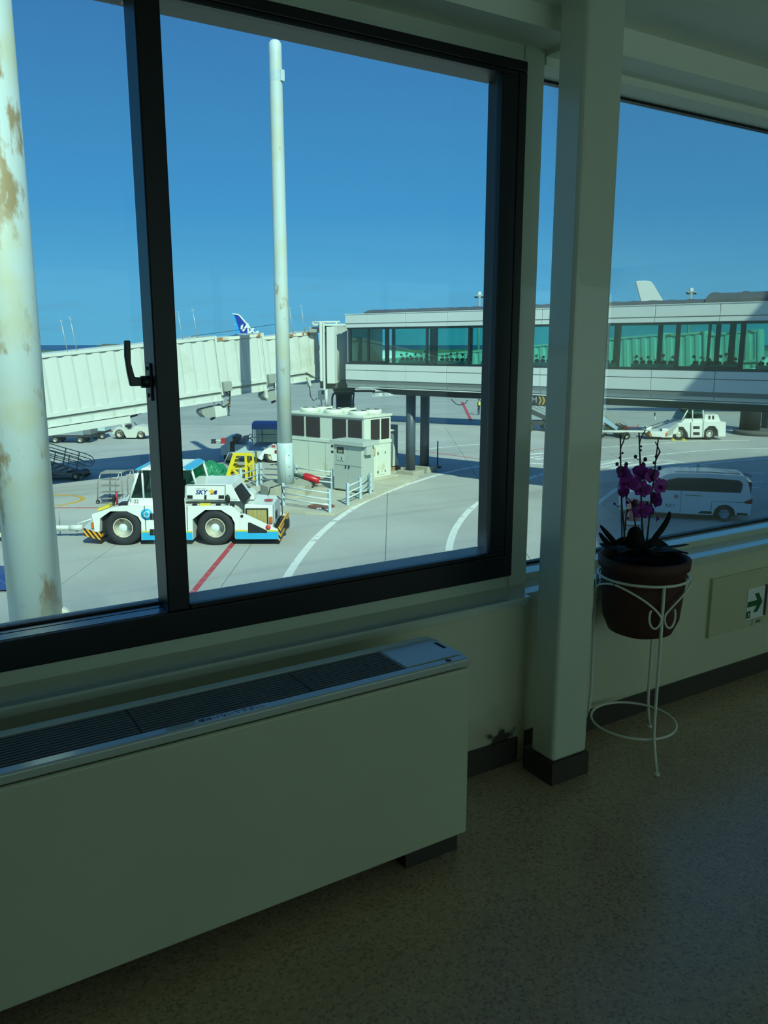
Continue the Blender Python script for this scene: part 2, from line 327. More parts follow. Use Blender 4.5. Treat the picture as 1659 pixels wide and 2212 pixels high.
# sliding window: black frame, two panes, latch
W1 = struct(empty('window_1', (0.6, 2.28, .693)), 'black aluminium sliding window with two panes')
def w1(o):
    o.location = (-.6, -2.28, -.693); return o
w1(box('frame_rail', BLACK, W1, -.80, 1.965, 2.262, 2.43, .693, .778, .004))
w1(box('frame_rail', BLACK, W1, -.80, 1.965, 2.262, 2.43, 2.444, 2.478, .004))
w1(box('frame_jamb', BLACK, W1, 1.929, 1.965, 2.262, 2.43, .778, 2.444, .004))
w1(box('frame_jamb', BLACK, W1, -.80, -.745, 2.262, 2.43, .778, 2.444, .004))
w1(box('mullion', BLACK, W1, .656, .722, 2.268, 2.372, .778, 2.444, .004))
s1 = w1(box('sash_rail', BLACK, W1, .722, 1.929, 2.264, 2.300, .778, .793, .003))
w1(box('sash_rail', BLACK, W1, .722, 1.929, 2.264, 2.315, 2.429, 2.444, .003))
w1(box('sash_stile', BLACK, W1, 1.859, 1.929, 2.264, 2.300, .793, 2.429, .003))
w1(box('sash_rail', BLACK, W1, -.745, .656, 2.362, 2.395, .778, .786, .002))
w1(box('sill_track', M('anodised_track', (120, 126, 134), .22, metal=1.0, var=.05, scale=10), W1, -.745, .656, 2.276, 2.322, .7782, .7796))
w1(box('sill_track', M('anodised_track', (120, 126, 134), .22, metal=1.0), W1, -.745, .656, 2.330, 2.356, .7782, .7796))
w1(box('sash_rail', BLACK, W1, -.745, .656, 2.345, 2.395, 2.434, 2.444, .003))
w1(box('pane', GLASS, W1, .722, 1.859, 2.280, 2.284, .793, 2.429))
w1(box('pane', GLASS, W1, -.745, .656, 2.376, 2.380, .786, 2.434))
LATCH = M('grey_cast_latch', (58, 62, 60), .38, metal=.4, var=.1, scale=40)
lat = w1(prism('latch_handle', LATCH, W1, [(.590, 1.562), (.606, 1.562), (.604, 1.50), (.612, 1.462), (.640, 1.460), (.640, 1.437), (.598, 1.437), (.592, 1.475), (.588, 1.52)], 'y', 2.312, 2.326, .003))
cyl('latch_spindle', LATCH, lat, (.630, 2.319, 1.448), (.660, 2.319, 1.448), .017, n=14)
box('latch_plate', LATCH, lat, .650, .657, 2.300, 2.345, 1.395, 1.500, .003)
cyl('latch_screw', BLACK, lat, (.649, 2.322, 1.485), (.646, 2.322, 1.485), .006, n=10)
cyl('latch_screw', BLACK, lat, (.649, 2.322, 1.410), (.646, 2.322, 1.410), .006, n=10)
# fixed window beyond the column
W2 = struct(empty('window_2', (4.4, 2.41, .676)), 'large fixed window with a thin black gasket')
def w2(o):
    o.location = (-4.4, -2.41, -.676); return o
w2(box('gasket', BLACK, W2, 2.052, 6.9, 2.40, 2.425, .676, .686))
w2(box('gasket', BLACK, W2, 2.052, 6.9, 2.40, 2.425, 2.479, 2.489))
w2(box('mullion', BLACK, W2, 4.45, 4.52, 2.36, 2.43, .686, 2.479))
w2(box('pane', GLASS2, W2, 2.054, 4.45, 2.41, 2.415, .686, 2.479))
w2(box('pane', GLASS2, W2, 4.52, 6.9, 2.41, 2.415, .686, 2.479))
# square column with its own dark base
CO = struct(empty('column', (1.99, 2.01, 0)), 'square cream painted column between the windows')
c_ = box('column_shaft', FRAMECREAM, CO, -.083, .085, -.070, .050, .085, 2.60, .016, 3)
box('column_base', BASE, CO, -.09, .09, -.076, .08, 0, .086)

# ------------------------------------------------------------------ fan coil heater under the window
ACP = M('heater_enamel', (196, 200, 172), .42, var=.03, scale=3)
ACT = M('heater_top_enamel', (176, 184, 176), .16, var=.04, scale=5, coat=.5)
SLAT = M('grille_dark_metal', (104, 108, 104), .6, var=.06, scale=10, spec=.3)
DARK = M('dark_hollow', (16, 16, 17), .8, var=.1)
AC = tag(empty('fan_coil_heater', (.55, 1.93, 0)), 'long cream fan coil heater with slatted top grille standing under the sliding window', 'heater')
def ac(o):
    o.location = (-.55, -1.93, 0); return o
ac(box('front_panel', ACP, AC, -.45, 1.404, 1.785, 1.800, .072, .615, .012, 3))
ac(box('housing', ACP, AC, -.44, 1.396, 1.800, 2.005, .075, .610, .01))
# top tray with the opening for the grille
ac(box('top_rim', ACT, AC, -.45, 1.404, 1.783, 1.820, .620, .646, .006, 3))
ac(box('top_rim', ACP, AC, -.45, 1.404, 1.973, 2.010, .620, .646, .006))
ac(box('top_rim', ACT, AC, 1.196, 1.404, 1.820, 1.973, .620, .6445))
ac(box('grille_tray', DARK, AC, -.40, 1.20, 1.820, 1.973, .611, .625))
for i in range(4):
    x0 = [-.45, -.004, .447, .898][i]; x1 = [-.004, .447, .898, 1.196][i]
    for k in range(11):
        y = 1.829 + k * .0137
        ac(box('grille_slat', SLAT, AC, x0 + .002, x1 - .002, y - .0034, y + .0034, .628, .645))
    ac(box('grille_divider', DARK, AC, x1 - .0025, x1 + .0025, 1.820, 1.973, .626, .643))
lid = ac(box('control_lid', ACT, AC, 1.200, 1.388, 1.8215, 1.9715, .6445, .6475, .0012))
box('lid_latch', DARK, lid, 1.376, 1.3865, 1.885, 1.935, .6468, .6485)
led = ac(cyl('indicator_lamp', M('red_lens', (120, 30, 22), .3, var=.02), AC, (1.334, 1.802, .6455), (1.334, 1.802, .6485), .006, n=16))
cyl('lamp_ring', DARK, led, (1.334, 1.802, .6455), (1.334, 1.802, .6475), .0085, n=16)
stk = ac(box('notice_sticker', M('sticker_film', (196, 206, 208), .25, var=.03), AC, .575, .770, 1.7885, 1.8165, .646, .6467))
lettering('notice_text', '腰掛けないで下さい。', .0185, M('print_black', (28, 30, 34), .6), stk, (.672, 1.8025, .6469), (1, 0, 0), (0, 1, 0), thick=.0004)
ac(box('plinth', BASE, AC, 1.200, 1.392, 1.818, 1.99, 0, .075))
ac(box('plinth', BASE, AC, -.44, -.25, 1.818, 1.99, 0, .075))
ac(box('plinth_bracket', M('zinc', (150, 152, 150), .4, metal=.6), AC, 1.186, 1.199, 1.830, 1.850, .052, .075))

# ------------------------------------------------------------------ exit arrow sign on its wall panel
PANEL = M('painted_access_panel', (198, 196, 164), .5, var=.05, scale=4)
EP = tag(empty('access_panel', (3.30, 2.185, .26)), 'cream painted access panel set on the wall around the green arrow sign', 'panel')
o = box('panel_plate', PANEL, EP, -.24, .36, -.012, 0, 0, .27, .003)
box('panel_edge', PANEL, EP, -.246, -.240, -.015, 0, -.004, .274)
ES = tag(empty('exit_sign', (3.38, 2.170, .295)), 'white sign with a green arrow pointing along the wall near the floor', 'sign')
SWHITE = M('sign_white', (232, 238, 232), .35, var=.02); SGREEN = M('sign_green', (12, 92, 44), .4, var=.03)
box('sign_plate', SWHITE, ES, -.065, .065, -.002, .003, 0, .15)
arrow = [(-.062, .062), (.010, .062), (-.014, .030), (.016, .030), (.050, .075), (.016, .122), (-.014, .122), (.010, .088), (-.062, .088)]
prism('arrow', SGREEN, ES, arrow, 'y', -.0035, -.002)
mk = box('exit_mark', SGREEN, ES, -.064, -.036, -.0035, -.002, .008, .042)
prism('running_figure', SWHITE, mk, [(-.056, .014), (-.051, .022), (-.054, .030), (-.047, .034), (-.043, .028), (-.047, .022), (-.043, .014), (-.049, .019)], 'y', -.0042, -.0034)
box('sign_bracket', M('bracket_grey', (90, 86, 78), .5), ES, .066, .074, -.010, .004, .004, .154)
cap = box('caption_plate', PANEL, ES, -.010, .068, -.002, .003, -.036, -.006)
lettering('caption_text', '避難口', .017, M('print_black', (28, 30, 34), .6), cap, (.035, -.0022, -.021), (1, 0, 0), (0, 0, 1), thick=.0004)

# ------------------------------------------------------------------ plant stand, pot, orchid
WIRE = stain_mat('white_enamel_wire', (226, 228, 214), (120, 96, 70), 60, .68, .72, rough=.4)
PX, PY = 2.37, 1.985
ST = tag(empty('plant_stand', (PX, PY, 0)), 'white wire plant stand with curled scrolls holding the terracotta pot', 'plant stand')
def ring(r, z, n=40): return [(r * math.cos(2 * math.pi * i / n), r * math.sin(2 * math.pi * i / n), z) for i in range(n)]
tube('base_ring', WIRE, ST, ring(.160, .115), .0048, 6, True)
tube('top_ring', WIRE, ST, ring(.163, .705), .0055, 6, True)
A0 = math.atan2(1.757 - PY, 2.229 - PX)
fa = Vector((math.cos(A0), math.sin(A0), 0))
for a in (A0 + .14, A0 + math.pi * .80, A0 + math.pi * 1.36):
    e = Vector((math.cos(a), math.sin(a), 0))
    lg = tube('leg', WIRE, ST, [e * .168 + Vector((0, 0, .705)), e * .170 + Vector((0, 0, .45)), e * .168 + Vector((0, 0, .20)), e * .172 + Vector((0, 0, .13)), e * .190 + Vector((0, 0, .07)), e * .214 + Vector((0, 0, .005))], .0058, 8)
    cyl('foot', WIRE, lg, e * .214 + Vector((0, 0, 0)), e * .214 + Vector((0, 0, .008)), .011, n=12)
    for s in (-1, 1):
        pts = []
        for k in range(25):
            q = k / 24
            if q < .62:
                w = q / .62; ang = s * (1.02 * (1 - w) ** 1.2 + .035); z = .695 - .10 * w ** 1.6; rr_ = .171
            else:
                w = (q - .62) / .38; th = w * math.pi * 1.22
                ang = s * (.035 + .125 * (1 - math.cos(th))); z = .595 - .042 * math.sin(th); rr_ = .176
            pts.append((rr_ * math.cos(a + ang), rr_ * math.sin(a + ang), z))
        tube('scroll', WIRE, ST, pts, .0042, 6)
TERRA = M('terracotta', (74, 42, 34), .7, var=.10, scale=14, bump=.1)
POT = tag(empty('flower_pot', (PX, PY, .475)), 'brown terracotta flower pot hung in the white wire stand', 'flower pot')
lathe('pot_body', TERRA, POT, [(.001, 0), (.075, 0), (.118, .018), (.140, .07), (.152, .20), (.154, .262), (.166, .266), (.168, .300), (.156, .304), (.150, .290), (.146, .20), (.001, .18)], 40)
lathe('soil', M('bark_soil', (18, 13, 11), .95, var=.4, scale=60, bump=.6, spec=.05), POT, [(.001, .292), (.06, .288), (.12, .280), (.149, .268), (.147, .20), (.001, .19)], 28)

LEAF = M('orchid_leaf', (14, 20, 15), .6, var=.15, scale=14, spec=.2)
STEM = M('orchid_stem', (52, 50, 34), .5, var=.15, scale=30)
BUD = M('orchid_bud', (64, 38, 58), .5, var=.2, scale=40)
PETAL = M('orchid_petal', (138, 34, 146), .55, var=.16, scale=40)
LIP = M('orchid_lip', (110, 16, 96), .5, var=.1, scale=40)
OR = tag(empty('orchid', (PX, PY, .75)), 'purple moth orchid with three tall budding stems growing in the terracotta pot', 'orchid')
DO = EYE.lerp(Vector((PX, PY, HC)), 1).dot(HF)
def op(cx, cy_, dd=0.0):                                 # a place on the orchid read off the detail view of the photograph
    p = atd(1290 + cx * .14464, 920 + cy_ * .14464, DO + dd); return p - Vector((PX, PY, .75))
def smooth_path(p, n=5):
    p = [Vector(q) for q in p]; out = []
    for i in range(len(p) - 1):
        a, b_, c, d = p[max(i - 1, 0)], p[i], p[i + 1], p[min(i + 2, len(p) - 1)]
        for k in range(n):
            u = k / n; out.append(.5 * (2 * b_ + (c - a) * u + (2 * a - 5 * b_ + 4 * c - d) * u * u + (3 * b_ - a - 3 * c + d) * u ** 3))
    return out + [p[-1]]
stems = [([(410, 1720), (400, 1500), (372, 1250), (362, 1000), (352, 650), (346, 420), (355, 320), (390, 240), (415, 160), (462, 122)], -.02),
         ([(690, 1740), (670, 1400), (660, 1150), (652, 850), (643, 520), (633, 330), (638, 235), (672, 150), (722, 60)], .02),
         ([(745, 1720), (775, 1400), (800, 1150), (832, 900), (858, 700), (876, 520), (930, 400), (905, 310), (868, 240)], -.01),
         ([(585, 1560), (560, 1400), (520, 1180), (485, 1110), (430, 1065)], -.03),
         ([(420, 1560), (430, 1380), (450, 1290), (520, 1240), (600, 1200)], -.05)]
for s, dd in stems:
    pts = smooth_path([op(x, y, dd) for x, y in s]); n_ = len(pts)
    tube('stem', STEM, OR, pts, [.0036 - .0016 * i / n_ for i in range(n_)], 6)
for (xa, ya, xb, yb, dd) in ((372, 1720, 345, 130, -.02), (672, 1740, 625, 100, .02), (735, 1730, 912, 200, -.01)):
    cyl('support_stake', STEM, OR, op(xa, ya, dd + .006), op(xb, yb, dd + .006), .0026, n=6)
for bx, by, bs, dd in ((572, 460, 24, .02), (718, 500, 27, .02), (688, 582, 32, .02), (297, 570, 24, -.02), (434, 572, 27, -.02), (932, 630, 26, -.01), (850, 552, 20, -.01), (934, 390, 14, -.01), (378, 405, 15, -.02), (337, 476, 15, -.02), (657, 306, 14, .02), (652, 365, 15, .02), (880, 456, 20, -.01), (258, 1162, 17, -.02), (452, 1258, 17, -.05), (560, 1150, 44, -.03), (462, 1380, 16, -.04), (750, 1148, 22, -.02)):
    p = op(bx, by, dd); rb = bs * 1.12 * .14464 * DO / F
    bd = ball('bud', BUD, OR, p, (rb, rb, rb * 1.12), 10, 7)
    sx_ = {True: 350, False: 648}[bx < 500] if bx < 800 else 872
    if abs(bx - sx_) > 35: tube('bud_stalk', STEM, bd, [p, (p + op(sx_, by + 40, dd)) / 2 + Vector((0, 0, -.006)), op(sx_, by + 34, dd)], .0014, 5)
# one flower: two broad petals, three sepals, a dark lip
def petal(ang, L, W, fwd, n=6, m=5):
    v, f = [], []
    ca, sa = math.cos(ang), math.sin(ang)
    for i in range(n + 1):
        u = i / n; w = W * (math.sin(math.pi * min(1, u * .92 + .06)) ** .7)
        for k in range(m + 1):
            s = (k / m - .5) * 2; x, z = s * w, u * L; y = -fwd * math.sin(u * 1.9) + .14 * abs(s) * w + .02 * L * math.sin(7 * u + 3 * s)
            v.append((ca * x + sa * z, y, -sa * x + ca * z))
    for i in range(n):
        for k in range(m): f.append((i * (m + 1) + k, i * (m + 1) + k + 1, (i + 1) * (m + 1) + k + 1, (i + 1) * (m + 1) + k))
    return v, f
V, Fc = [], []
for ang, L, W, fw in ((1.45, .034, .019, .004), (-1.45, .034, .019, .004), (0, .031, .0125, .002), (2.55, .030, .012, .001), (-2.55, .030, .012, .001)):
    v, f = petal(ang, L, W, fw); k0 = len(V); V += v; Fc += [tuple(q + k0 for q in g) for g in f]
flower = mesh('flower', V, Fc, PETAL, OR, True)
so = flower.modifiers.new('thickness', 'SOLIDIFY'); so.thickness = .0008
lip = ball('lip', LIP, flower, (0, -.008, -.005), (.006, .008, .008), 8, 6)
fl = [(395, 700, .3, .9, -.02, 1.2), (372, 850, -.6, .9, -.03, 1.1), (660, 690, .2, .5, .01, 1.25), (812, 745, -.2, .3, .0, 1.2), (488, 845, .1, .4, -.04, 1.25), (598, 815, -.4, .7, .0, 1.05), (672, 940, .25, .2, -.03, 1.35), (938, 900, -.2, .5, .02, 1.35), (880, 1100, .5, 1.1, -.02, 1.2), (432, 1130, .2, 1.2, -.03, .95), (664, 1262, 0, .25, -.04, 1.35), (880, 1370, .1, 1.35, -.03, .95), (400, 985, -.3, .9, -.01, 1.0), (312, 960, .3, 1.3, -.02, .9), (770, 1250, .4, .9, .0, .95)]
for i, (x, y, roll, turn, dd, s) in enumerate(fl):
    o = flower if i == 0 else copy_tree(flower, OR)
    o.location = op(x, y, dd); s *= .80; o.scale = (s, s, s); o.rotation_euler = (-.15, roll, -YAW + turn * (1 if i % 2 else -1))
def leaf(path, W, tilt):
    pts = smooth_path([Vector(p) for p in path], 4); n = len(pts); v, f = [], []
    for i, p in enumerate(pts):
        d = (pts[min(i + 1, n - 1)] - pts[max(i - 1, 0)]).normalized(); side = d.cross(Vector(tilt)).normalized(); u = i / (n - 1)
        w = W * (math.sin(math.pi * (u * .86 + .12)) ** .6) * (1 if u < .98 else .25); nrm = side.cross(d)
        for s in (-1, -.5, 0, .5, 1): v.append(p + side * (s * w) + nrm * (.28 * w * abs(s)))
    for i in range(n - 1):
        for k in range(4): f.append((i * 5 + k, i * 5 + k + 1, i * 5 + 6 + k, i * 5 + 5 + k))
    o = mesh('leaf', v, f, LEAF, OR, True); q = o.modifiers.new('thickness', 'SOLIDIFY'); q.thickness = .002
    return o
HFv = tuple(HF); RTv = tuple(RT)
leaf([op(640, 1960), op(600, 1800, -.02), op(570, 1650, -.03), op(565, 1500, -.04)], .034, HFv)
leaf([op(560, 1960), op(480, 1820), op(400, 1760, .02), op(250, 1790, .03)], .03, HFv)
leaf([op(740, 1900), op(850, 1700), op(980, 1530), (op(1060, 1390)), op(1085, 1275)], .0115, HFv)
leaf([op(420, 1920), op(260, 1740), op(150, 1610), op(40, 1480)], .010, HFv)
leaf([op(380, 1930), op(200, 1790), op(100, 1690), op(30, 1590)], .010, HFv)
leaf([op(760, 1900, .02), op(900, 1830, .05), op(1150, 1810, .07), op(1370, 1768, .08)], .014, (0, 0, 1))
leaf([op(700, 1930, -.05), op(950, 1880, -.07), op(1200, 1880, -.05), op(1335, 1905, -.03)], .03, (0, 0, 1))
leaf([op(600, 1930, -.06), op(400, 1860, -.08), op(180, 1850, -.06), op(30, 1760, -.04)], .032, (0, 0, 1))
leaf([op(680, 1940, -.08), op(720, 1860, -.11), op(800, 1840, -.14), op(860, 1880, -.16)], .03, (0, 0, 1))
leaf([op(620, 1940, -.08), op(560, 1860, -.11), op(430, 1850, -.14), op(330, 1900, -.16)], .03, (0, 0, 1))
leaf([op(690, 1930, .04), op(820, 1800, .06), op(960, 1820, .09), op(1080, 1860, .1)], .028, HFv)

# ================================================================== OUTSIDE: apron, sea, buildings
def apron_mat(name, col, speck=1.0):
    m, t, b = node_mat(name)
    tcn = nn(t, 'ShaderNodeTexCoord'); c = lin(col)
    gm = nn(t, 'ShaderNodeNewGeometry')
    n1 = nn(t, 'ShaderNodeTexNoise'); n1.inputs['Scale'].default_value = .16; n1.inputs['Detail'].default_value = 7; n1.inputs['Roughness'].default_value = .6; t.links.new(gm.outputs['Position'], n1.inputs['Vector'])
    r1 = nn(t, 'ShaderNodeValToRGB'); r1.color_ramp.elements[0].position = .32; r1.color_ramp.elements[1].position = .68
    r1.color_ramp.elements[0].color = (*[x * .86 for x in c], 1); r1.color_ramp.elements[1].color = (*[x * 1.10 for x in c], 1); t.links.new(n1.outputs[0], r1.inputs[0])
    mpn = nn(t, 'ShaderNodeMapping'); mpn.inputs['Rotation'].default_value = (0, 0, .62); mpn.inputs['Scale'].default_value = (.05, .9, 1); t.links.new(gm.outputs['Position'], mpn.inputs[0])
    n2 = nn(t, 'ShaderNodeTexNoise'); n2.inputs['Scale'].default_value = .7; n2.inputs['Detail'].default_value = 8; t.links.new(mpn.outputs[0], n2.inputs['Vector'])
    r2 = nn(t, 'ShaderNodeValToRGB'); r2.color_ramp.elements[0].position = .56; r2.color_ramp.elements[1].position = .72
    r2.color_ramp.elements[0].color = (1, 1, 1, 1); r2.color_ramp.elements[1].color = (.8, .8, .8, 1); t.links.new(n2.outputs[0], r2.inputs[0])
    mlt = nn(t, 'ShaderNodeMix', data_type='RGBA', blend_type='MULTIPLY'); mlt.inputs[0].default_value = 1; t.links.new(r1.outputs[0], mlt.inputs[6]); t.links.new(r2.outputs[0], mlt.inputs[7])
    t.links.new(mlt.outputs[2], b.inputs['Base Color']); b.inputs['Roughness'].default_value = .9; b.inputs['Specular IOR Level'].default_value = .2
    return m
SLABM = apron_mat('apron_concrete', (176, 176, 170))
FARM = apron_mat('far_apron_concrete', (160, 164, 158))
GR = struct(empty('ground', (0, 0, G)), 'grey concrete apron with slab joints and painted lines')
box('far_apron', FARM, GR, -900, 1400, -60, 900, -.30, -.012)
SA = YAW + .010
ax, ay = Vector((math.cos(SA), -math.sin(SA), 0)), Vector((math.sin(SA), math.cos(SA), 0))
jf = box('joint_filler', M('bitumen', (58, 58, 56), .9), GR, -.2 - 4.48 * 7, -.2 + 4.48 * 11, 22.45 - 4.95, 22.45 + 4.95 * 9, -.0115, -.0096); jf.rotation_euler = (0, 0, -SA)
slab0 = None
for i in range(-7, 11):
    for j in range(-1, 9):
        cu, cv = -.2 + 4.48 * (i + .5), 22.45 + 4.95 * (j + .5)
        if slab0 is None:
            slab0 = box('slab', SLABM, GR, -2.231, 2.231, -2.466, 2.466, -.0095, 0); o = slab0
        else:
            o = slab0.copy(); COL.objects.link(o); o.parent = GR
        o.location = ax * cu + ay * cv; o.rotation_euler = (0, 0, -SA)
# paint on the apron
def strip(name, mat, pts, w, zoff=.004, parent=GR):
    pts = [Vector((p[0], p[1], 0)) for p in pts]; v, f = [], []
    for i, p in enumerate(pts):
        d = (pts[min(i + 1, len(pts) - 1)] - pts[max(i - 1, 0)]).normalized(); s = Vector((-d.y, d.x, 0)) * (w / 2)
        v += [p + s, p - s]
    n = len(pts); vv = [(q.x, q.y, zoff) for q in v] + [(q.x, q.y, 0.0005) for q in v]; k = 2 * n
    for i in range(n - 1):
        a = 2 * i; f += [(a, a + 1, a + 3, a + 2), (k + a, k + a + 2, k + a + 3, k + a + 1), (a, a + 2, k + a + 2, k + a), (a + 1, k + a + 1, k + a + 3, a + 3)]
    f += [(0, k, k + 1, 1), (2 * n - 2, 2 * n - 1, k + 2 * n - 1, k + 2 * n - 2)]
    return mesh(name, vv, f, mat, parent)
WPAINT = stain_mat('worn_white_line', (226, 228, 222), (168, 170, 164), 2.6, .56, .62, rough=.8)
RPAINT = stain_mat('worn_red_line', (184, 62, 70), (176, 120, 118), 4, .55, .65, rough=.8)
YPAINT = stain_mat('worn_yellow_line', (206, 160, 60), (170, 150, 110), 3, .5, .62, rough=.8)
def curve2(pix, n=6): return [(p.x, p.y) for p in smooth_path([Vector((*gp(x, y)[:2], 0)) for x, y in pix], n)]
strip('edge_line', WPAINT, curve2([(596, 1300), (612, 1262), (640, 1215), (680, 1165), (720, 1128), (760, 1100), (800, 1078), (860, 1054), (900, 1040), (960, 1022), (1030, 1008), (1120, 993), (1170, 985)]), .24)
strip('lane_line', WPAINT, curve2([(966, 1215), (970, 1190), (973, 1170), (985, 1140), (1005, 1112), (1026, 1092), (1060, 1070), (1100, 1052), (1150, 1031), (1180, 1022)]), .24)
strip('lane_line', WPAINT, curve2([(1290, 1088), (1340, 1052), (1400, 1030), (1460, 1014), (1540, 1000), (1659, 990), (1760, 986)]), .22)
strip('lane_line', WPAINT, curve2([(1180, 972), (1310, 966), (1480, 954), (1620, 951)]), .16)
strip('lane_line', WPAINT, curve2([(1290, 999), (1400, 985), (1540, 972), (1700, 967)]), .16)
strip('lane_line', WPAINT, curve2([(905, 972), (960, 966), (1040, 959)]), .14)
for a, b_ in (((1296, 1004), (1340, 995)), ((1296, 1010), (1362, 998)), ((1318, 1012), (1420, 996)), ((1340, 1015), (1455, 1000)), ((1370, 1018), (1490, 1005)), ((1140, 982), (1180, 978)), ((1140, 1000), (1185, 1003)), ((1155, 992), (1185, 989))):
    strip('crosswalk_bar', WPAINT, curve2([a, b_], 1), .34)
strip('crosswalk_edge', WPAINT, curve2([(1370, 988), (1450, 996), (1530, 1008)], 3), .2)
strip('red_line', RPAINT, curve2([(505, 1172), (412, 1285), (380, 1325)], 2), .17)
strip('red_line', RPAINT, curve2([(-40, 1097), (100, 1097), (225, 1097)], 2), .13)
strip('red_line', RPAINT, curve2([(890, 972), (960, 981), (1040, 992)], 2), .12)
strip('red_line', RPAINT, curve2([(1135, 975), (1180, 968)], 2), .10)
strip('red_line', RPAINT, curve2([(998, 868), (1018, 909)], 2), .26)
strip('yellow_circle', YPAINT, curve2([(90, 1093), (130, 1091), (160, 1086), (178, 1079), (172, 1073), (150, 1070), (110, 1070), (80, 1073)], 6), .22)
for px_, py_ in ((1637, 1022), (1632, 1041), (1625, 1053)):
    p = gp(px_, py_); strip('worn_mark', WPAINT, [(p.x - .28, p.y + .18), (p.x + .28, p.y - .18)], .16)
SMUDGE = M('dark_tyre_marks', (120, 122, 118), .9, var=.05)

# grass, sea, headland
gm_ = M('runway_grass', (92, 108, 58), .95, var=.25, scale=.02)
tag(box('grass', gm_, None, -1500, 2600, 560, 1010, G - .4, G + .02), 'strip of green grass between the apron and the sea', 'grass', None, 'stuff')
SEAM, t, b = node_mat('sea_water')
b.inputs['Base Color'].default_value = (*lin((18, 52, 96)), 1); b.inputs['Roughness'].default_value = .35
tcn = nn(t, 'ShaderNodeTexCoord'); n1 = nn(t, 'ShaderNodeTexNoise'); n1.inputs['Scale'].default_value = .02; t.links.new(tcn.outputs['Object'], n1.inputs['Vector'])
bp = nn(t, 'ShaderNodeBump'); bp.inputs['Strength'].default_value = .5; bp.inputs['Distance'].default_value = 4; t.links.new(n1.outputs[0], bp.inputs['Height']); t.links.new(bp.outputs[0], b.inputs['Normal'])
struct(box('sea', SEAM, None, -26000, 30000, 1000, 42000, G - 30, G - 2.2), 'dark blue sea along the horizon')
hp = gp(232, 757.2); hd = 1
HLM = M('weathered_concrete_bunker', (92, 96, 84), .9, var=.2, scale=.08)
c0 = atd(200, 755, 900)
v = []
hl = [(0, -4), (3, -1), (9, 2.2), (13, 2.7), (14, 3.3), (34, 3.0), (36, 2.2), (38, -4)]
hb = tag(empty('shore_bunker', (c0.x, c0.y, G), -YAW), 'low weathered bunker mound on the far shore', 'bunker')
prism('mound', HLM, hb, [(x * .82, z + 4.2) for x, z in hl], 'y', 0, 20)

# ------------------------------------------------------------------ terminal block that shades the van side, out of view
TB = M('terminal_concrete', (190, 188, 178), .8, var=.05, scale=.3)
struct(prism('wall_terminal', TB, None, [(26.5, 3.4), (14.9, -9.1), (14.9, -34), (72, -34), (72, -.6)], 'z', G, 17.0), 'tall concrete terminal block beside the pier')
box_u = struct(box('wall_pier_base', TB, None, XL - .2, XR + .2, YB - .2, 2.45, G, -.30), 'concrete lower storey of the pier')

# ------------------------------------------------------------------ fixed walkway with windows (its own slanted line)
CZ = math.atan2(-.943, .334)
QX, QY = 21.35, 33.60
CLAD = M('white_cladding', (222, 226, 220), .45, var=.03, scale=.8)
GREYT = M('grey_trim', (120, 124, 122), .5, var=.05)
STEEL = M('blue_grey_steel', (70, 82, 92), .45, var=.08, scale=2)
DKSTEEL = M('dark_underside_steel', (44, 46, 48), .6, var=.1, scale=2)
WFRAME = M('dark_window_frame', (36, 44, 46), .35, var=.08)
TEAL = glass_mat('green_tinted_glass', (.60, .88, .82), .9)
INT = M('walkway_interior', (170, 176, 160), .6, var=.04, scale=1)
ROOFM = M('grey_ribbed_roof', (88, 90, 92), .55, var=.06, scale=1)
FWK = tag(empty('fixed_walkway', (QX, QY, G), CZ), 'white clad fixed walkway with a long band of green glass on steel piers', 'walkway')
H0 = -G
def fz(z): return z + H0
S0, S1, DEP = -3.17, 30.0, 3.0
joints = [S0] + [-1.78 + 2.405 * k for k in range(0, 14)]
joints = [j for j in joints if j < S1] + [S1]
for a, b_ in zip(joints[:-1], joints[1:]):
    g = .012
    box('upper_panel', CLAD, FWK, a + g, b_ - g, 0, .10, fz(2.60), fz(3.03), .008)
    box('upper_strip', CLAD, FWK, a + g, b_ - g, 0, .10, fz(2.40), fz(2.565))
    box('lower_panel', CLAD, FWK, a + g, b_ - g, 0, .10, fz(.315), fz(.585), .008)
    box('lower_panel', CLAD, FWK, a + g, b_ - g, 0, .10, fz(-.175), fz(.285), .008)
    prism('hem_panel', CLAD, FWK, [(.16, fz(-.335)), (.05, fz(-.335)), (.14, fz(-.50)), (.24, fz(-.50))], 'x', a + g, b_ - g)
box('panel_backing', GREYT, FWK, S0, S1, .03, .14, fz(2.38), fz(3.00))
box('panel_backing', GREYT, FWK, S0, S1, .03, .16, fz(-.36), fz(.60))
box('hem_strip', CLAD, FWK, S0, S1, .12, .30, fz(-.57), fz(-.525))
box('parapet_cap', CLAD, FWK, S0 - .02, S1, -.02, .20, fz(3.03), fz(3.06))
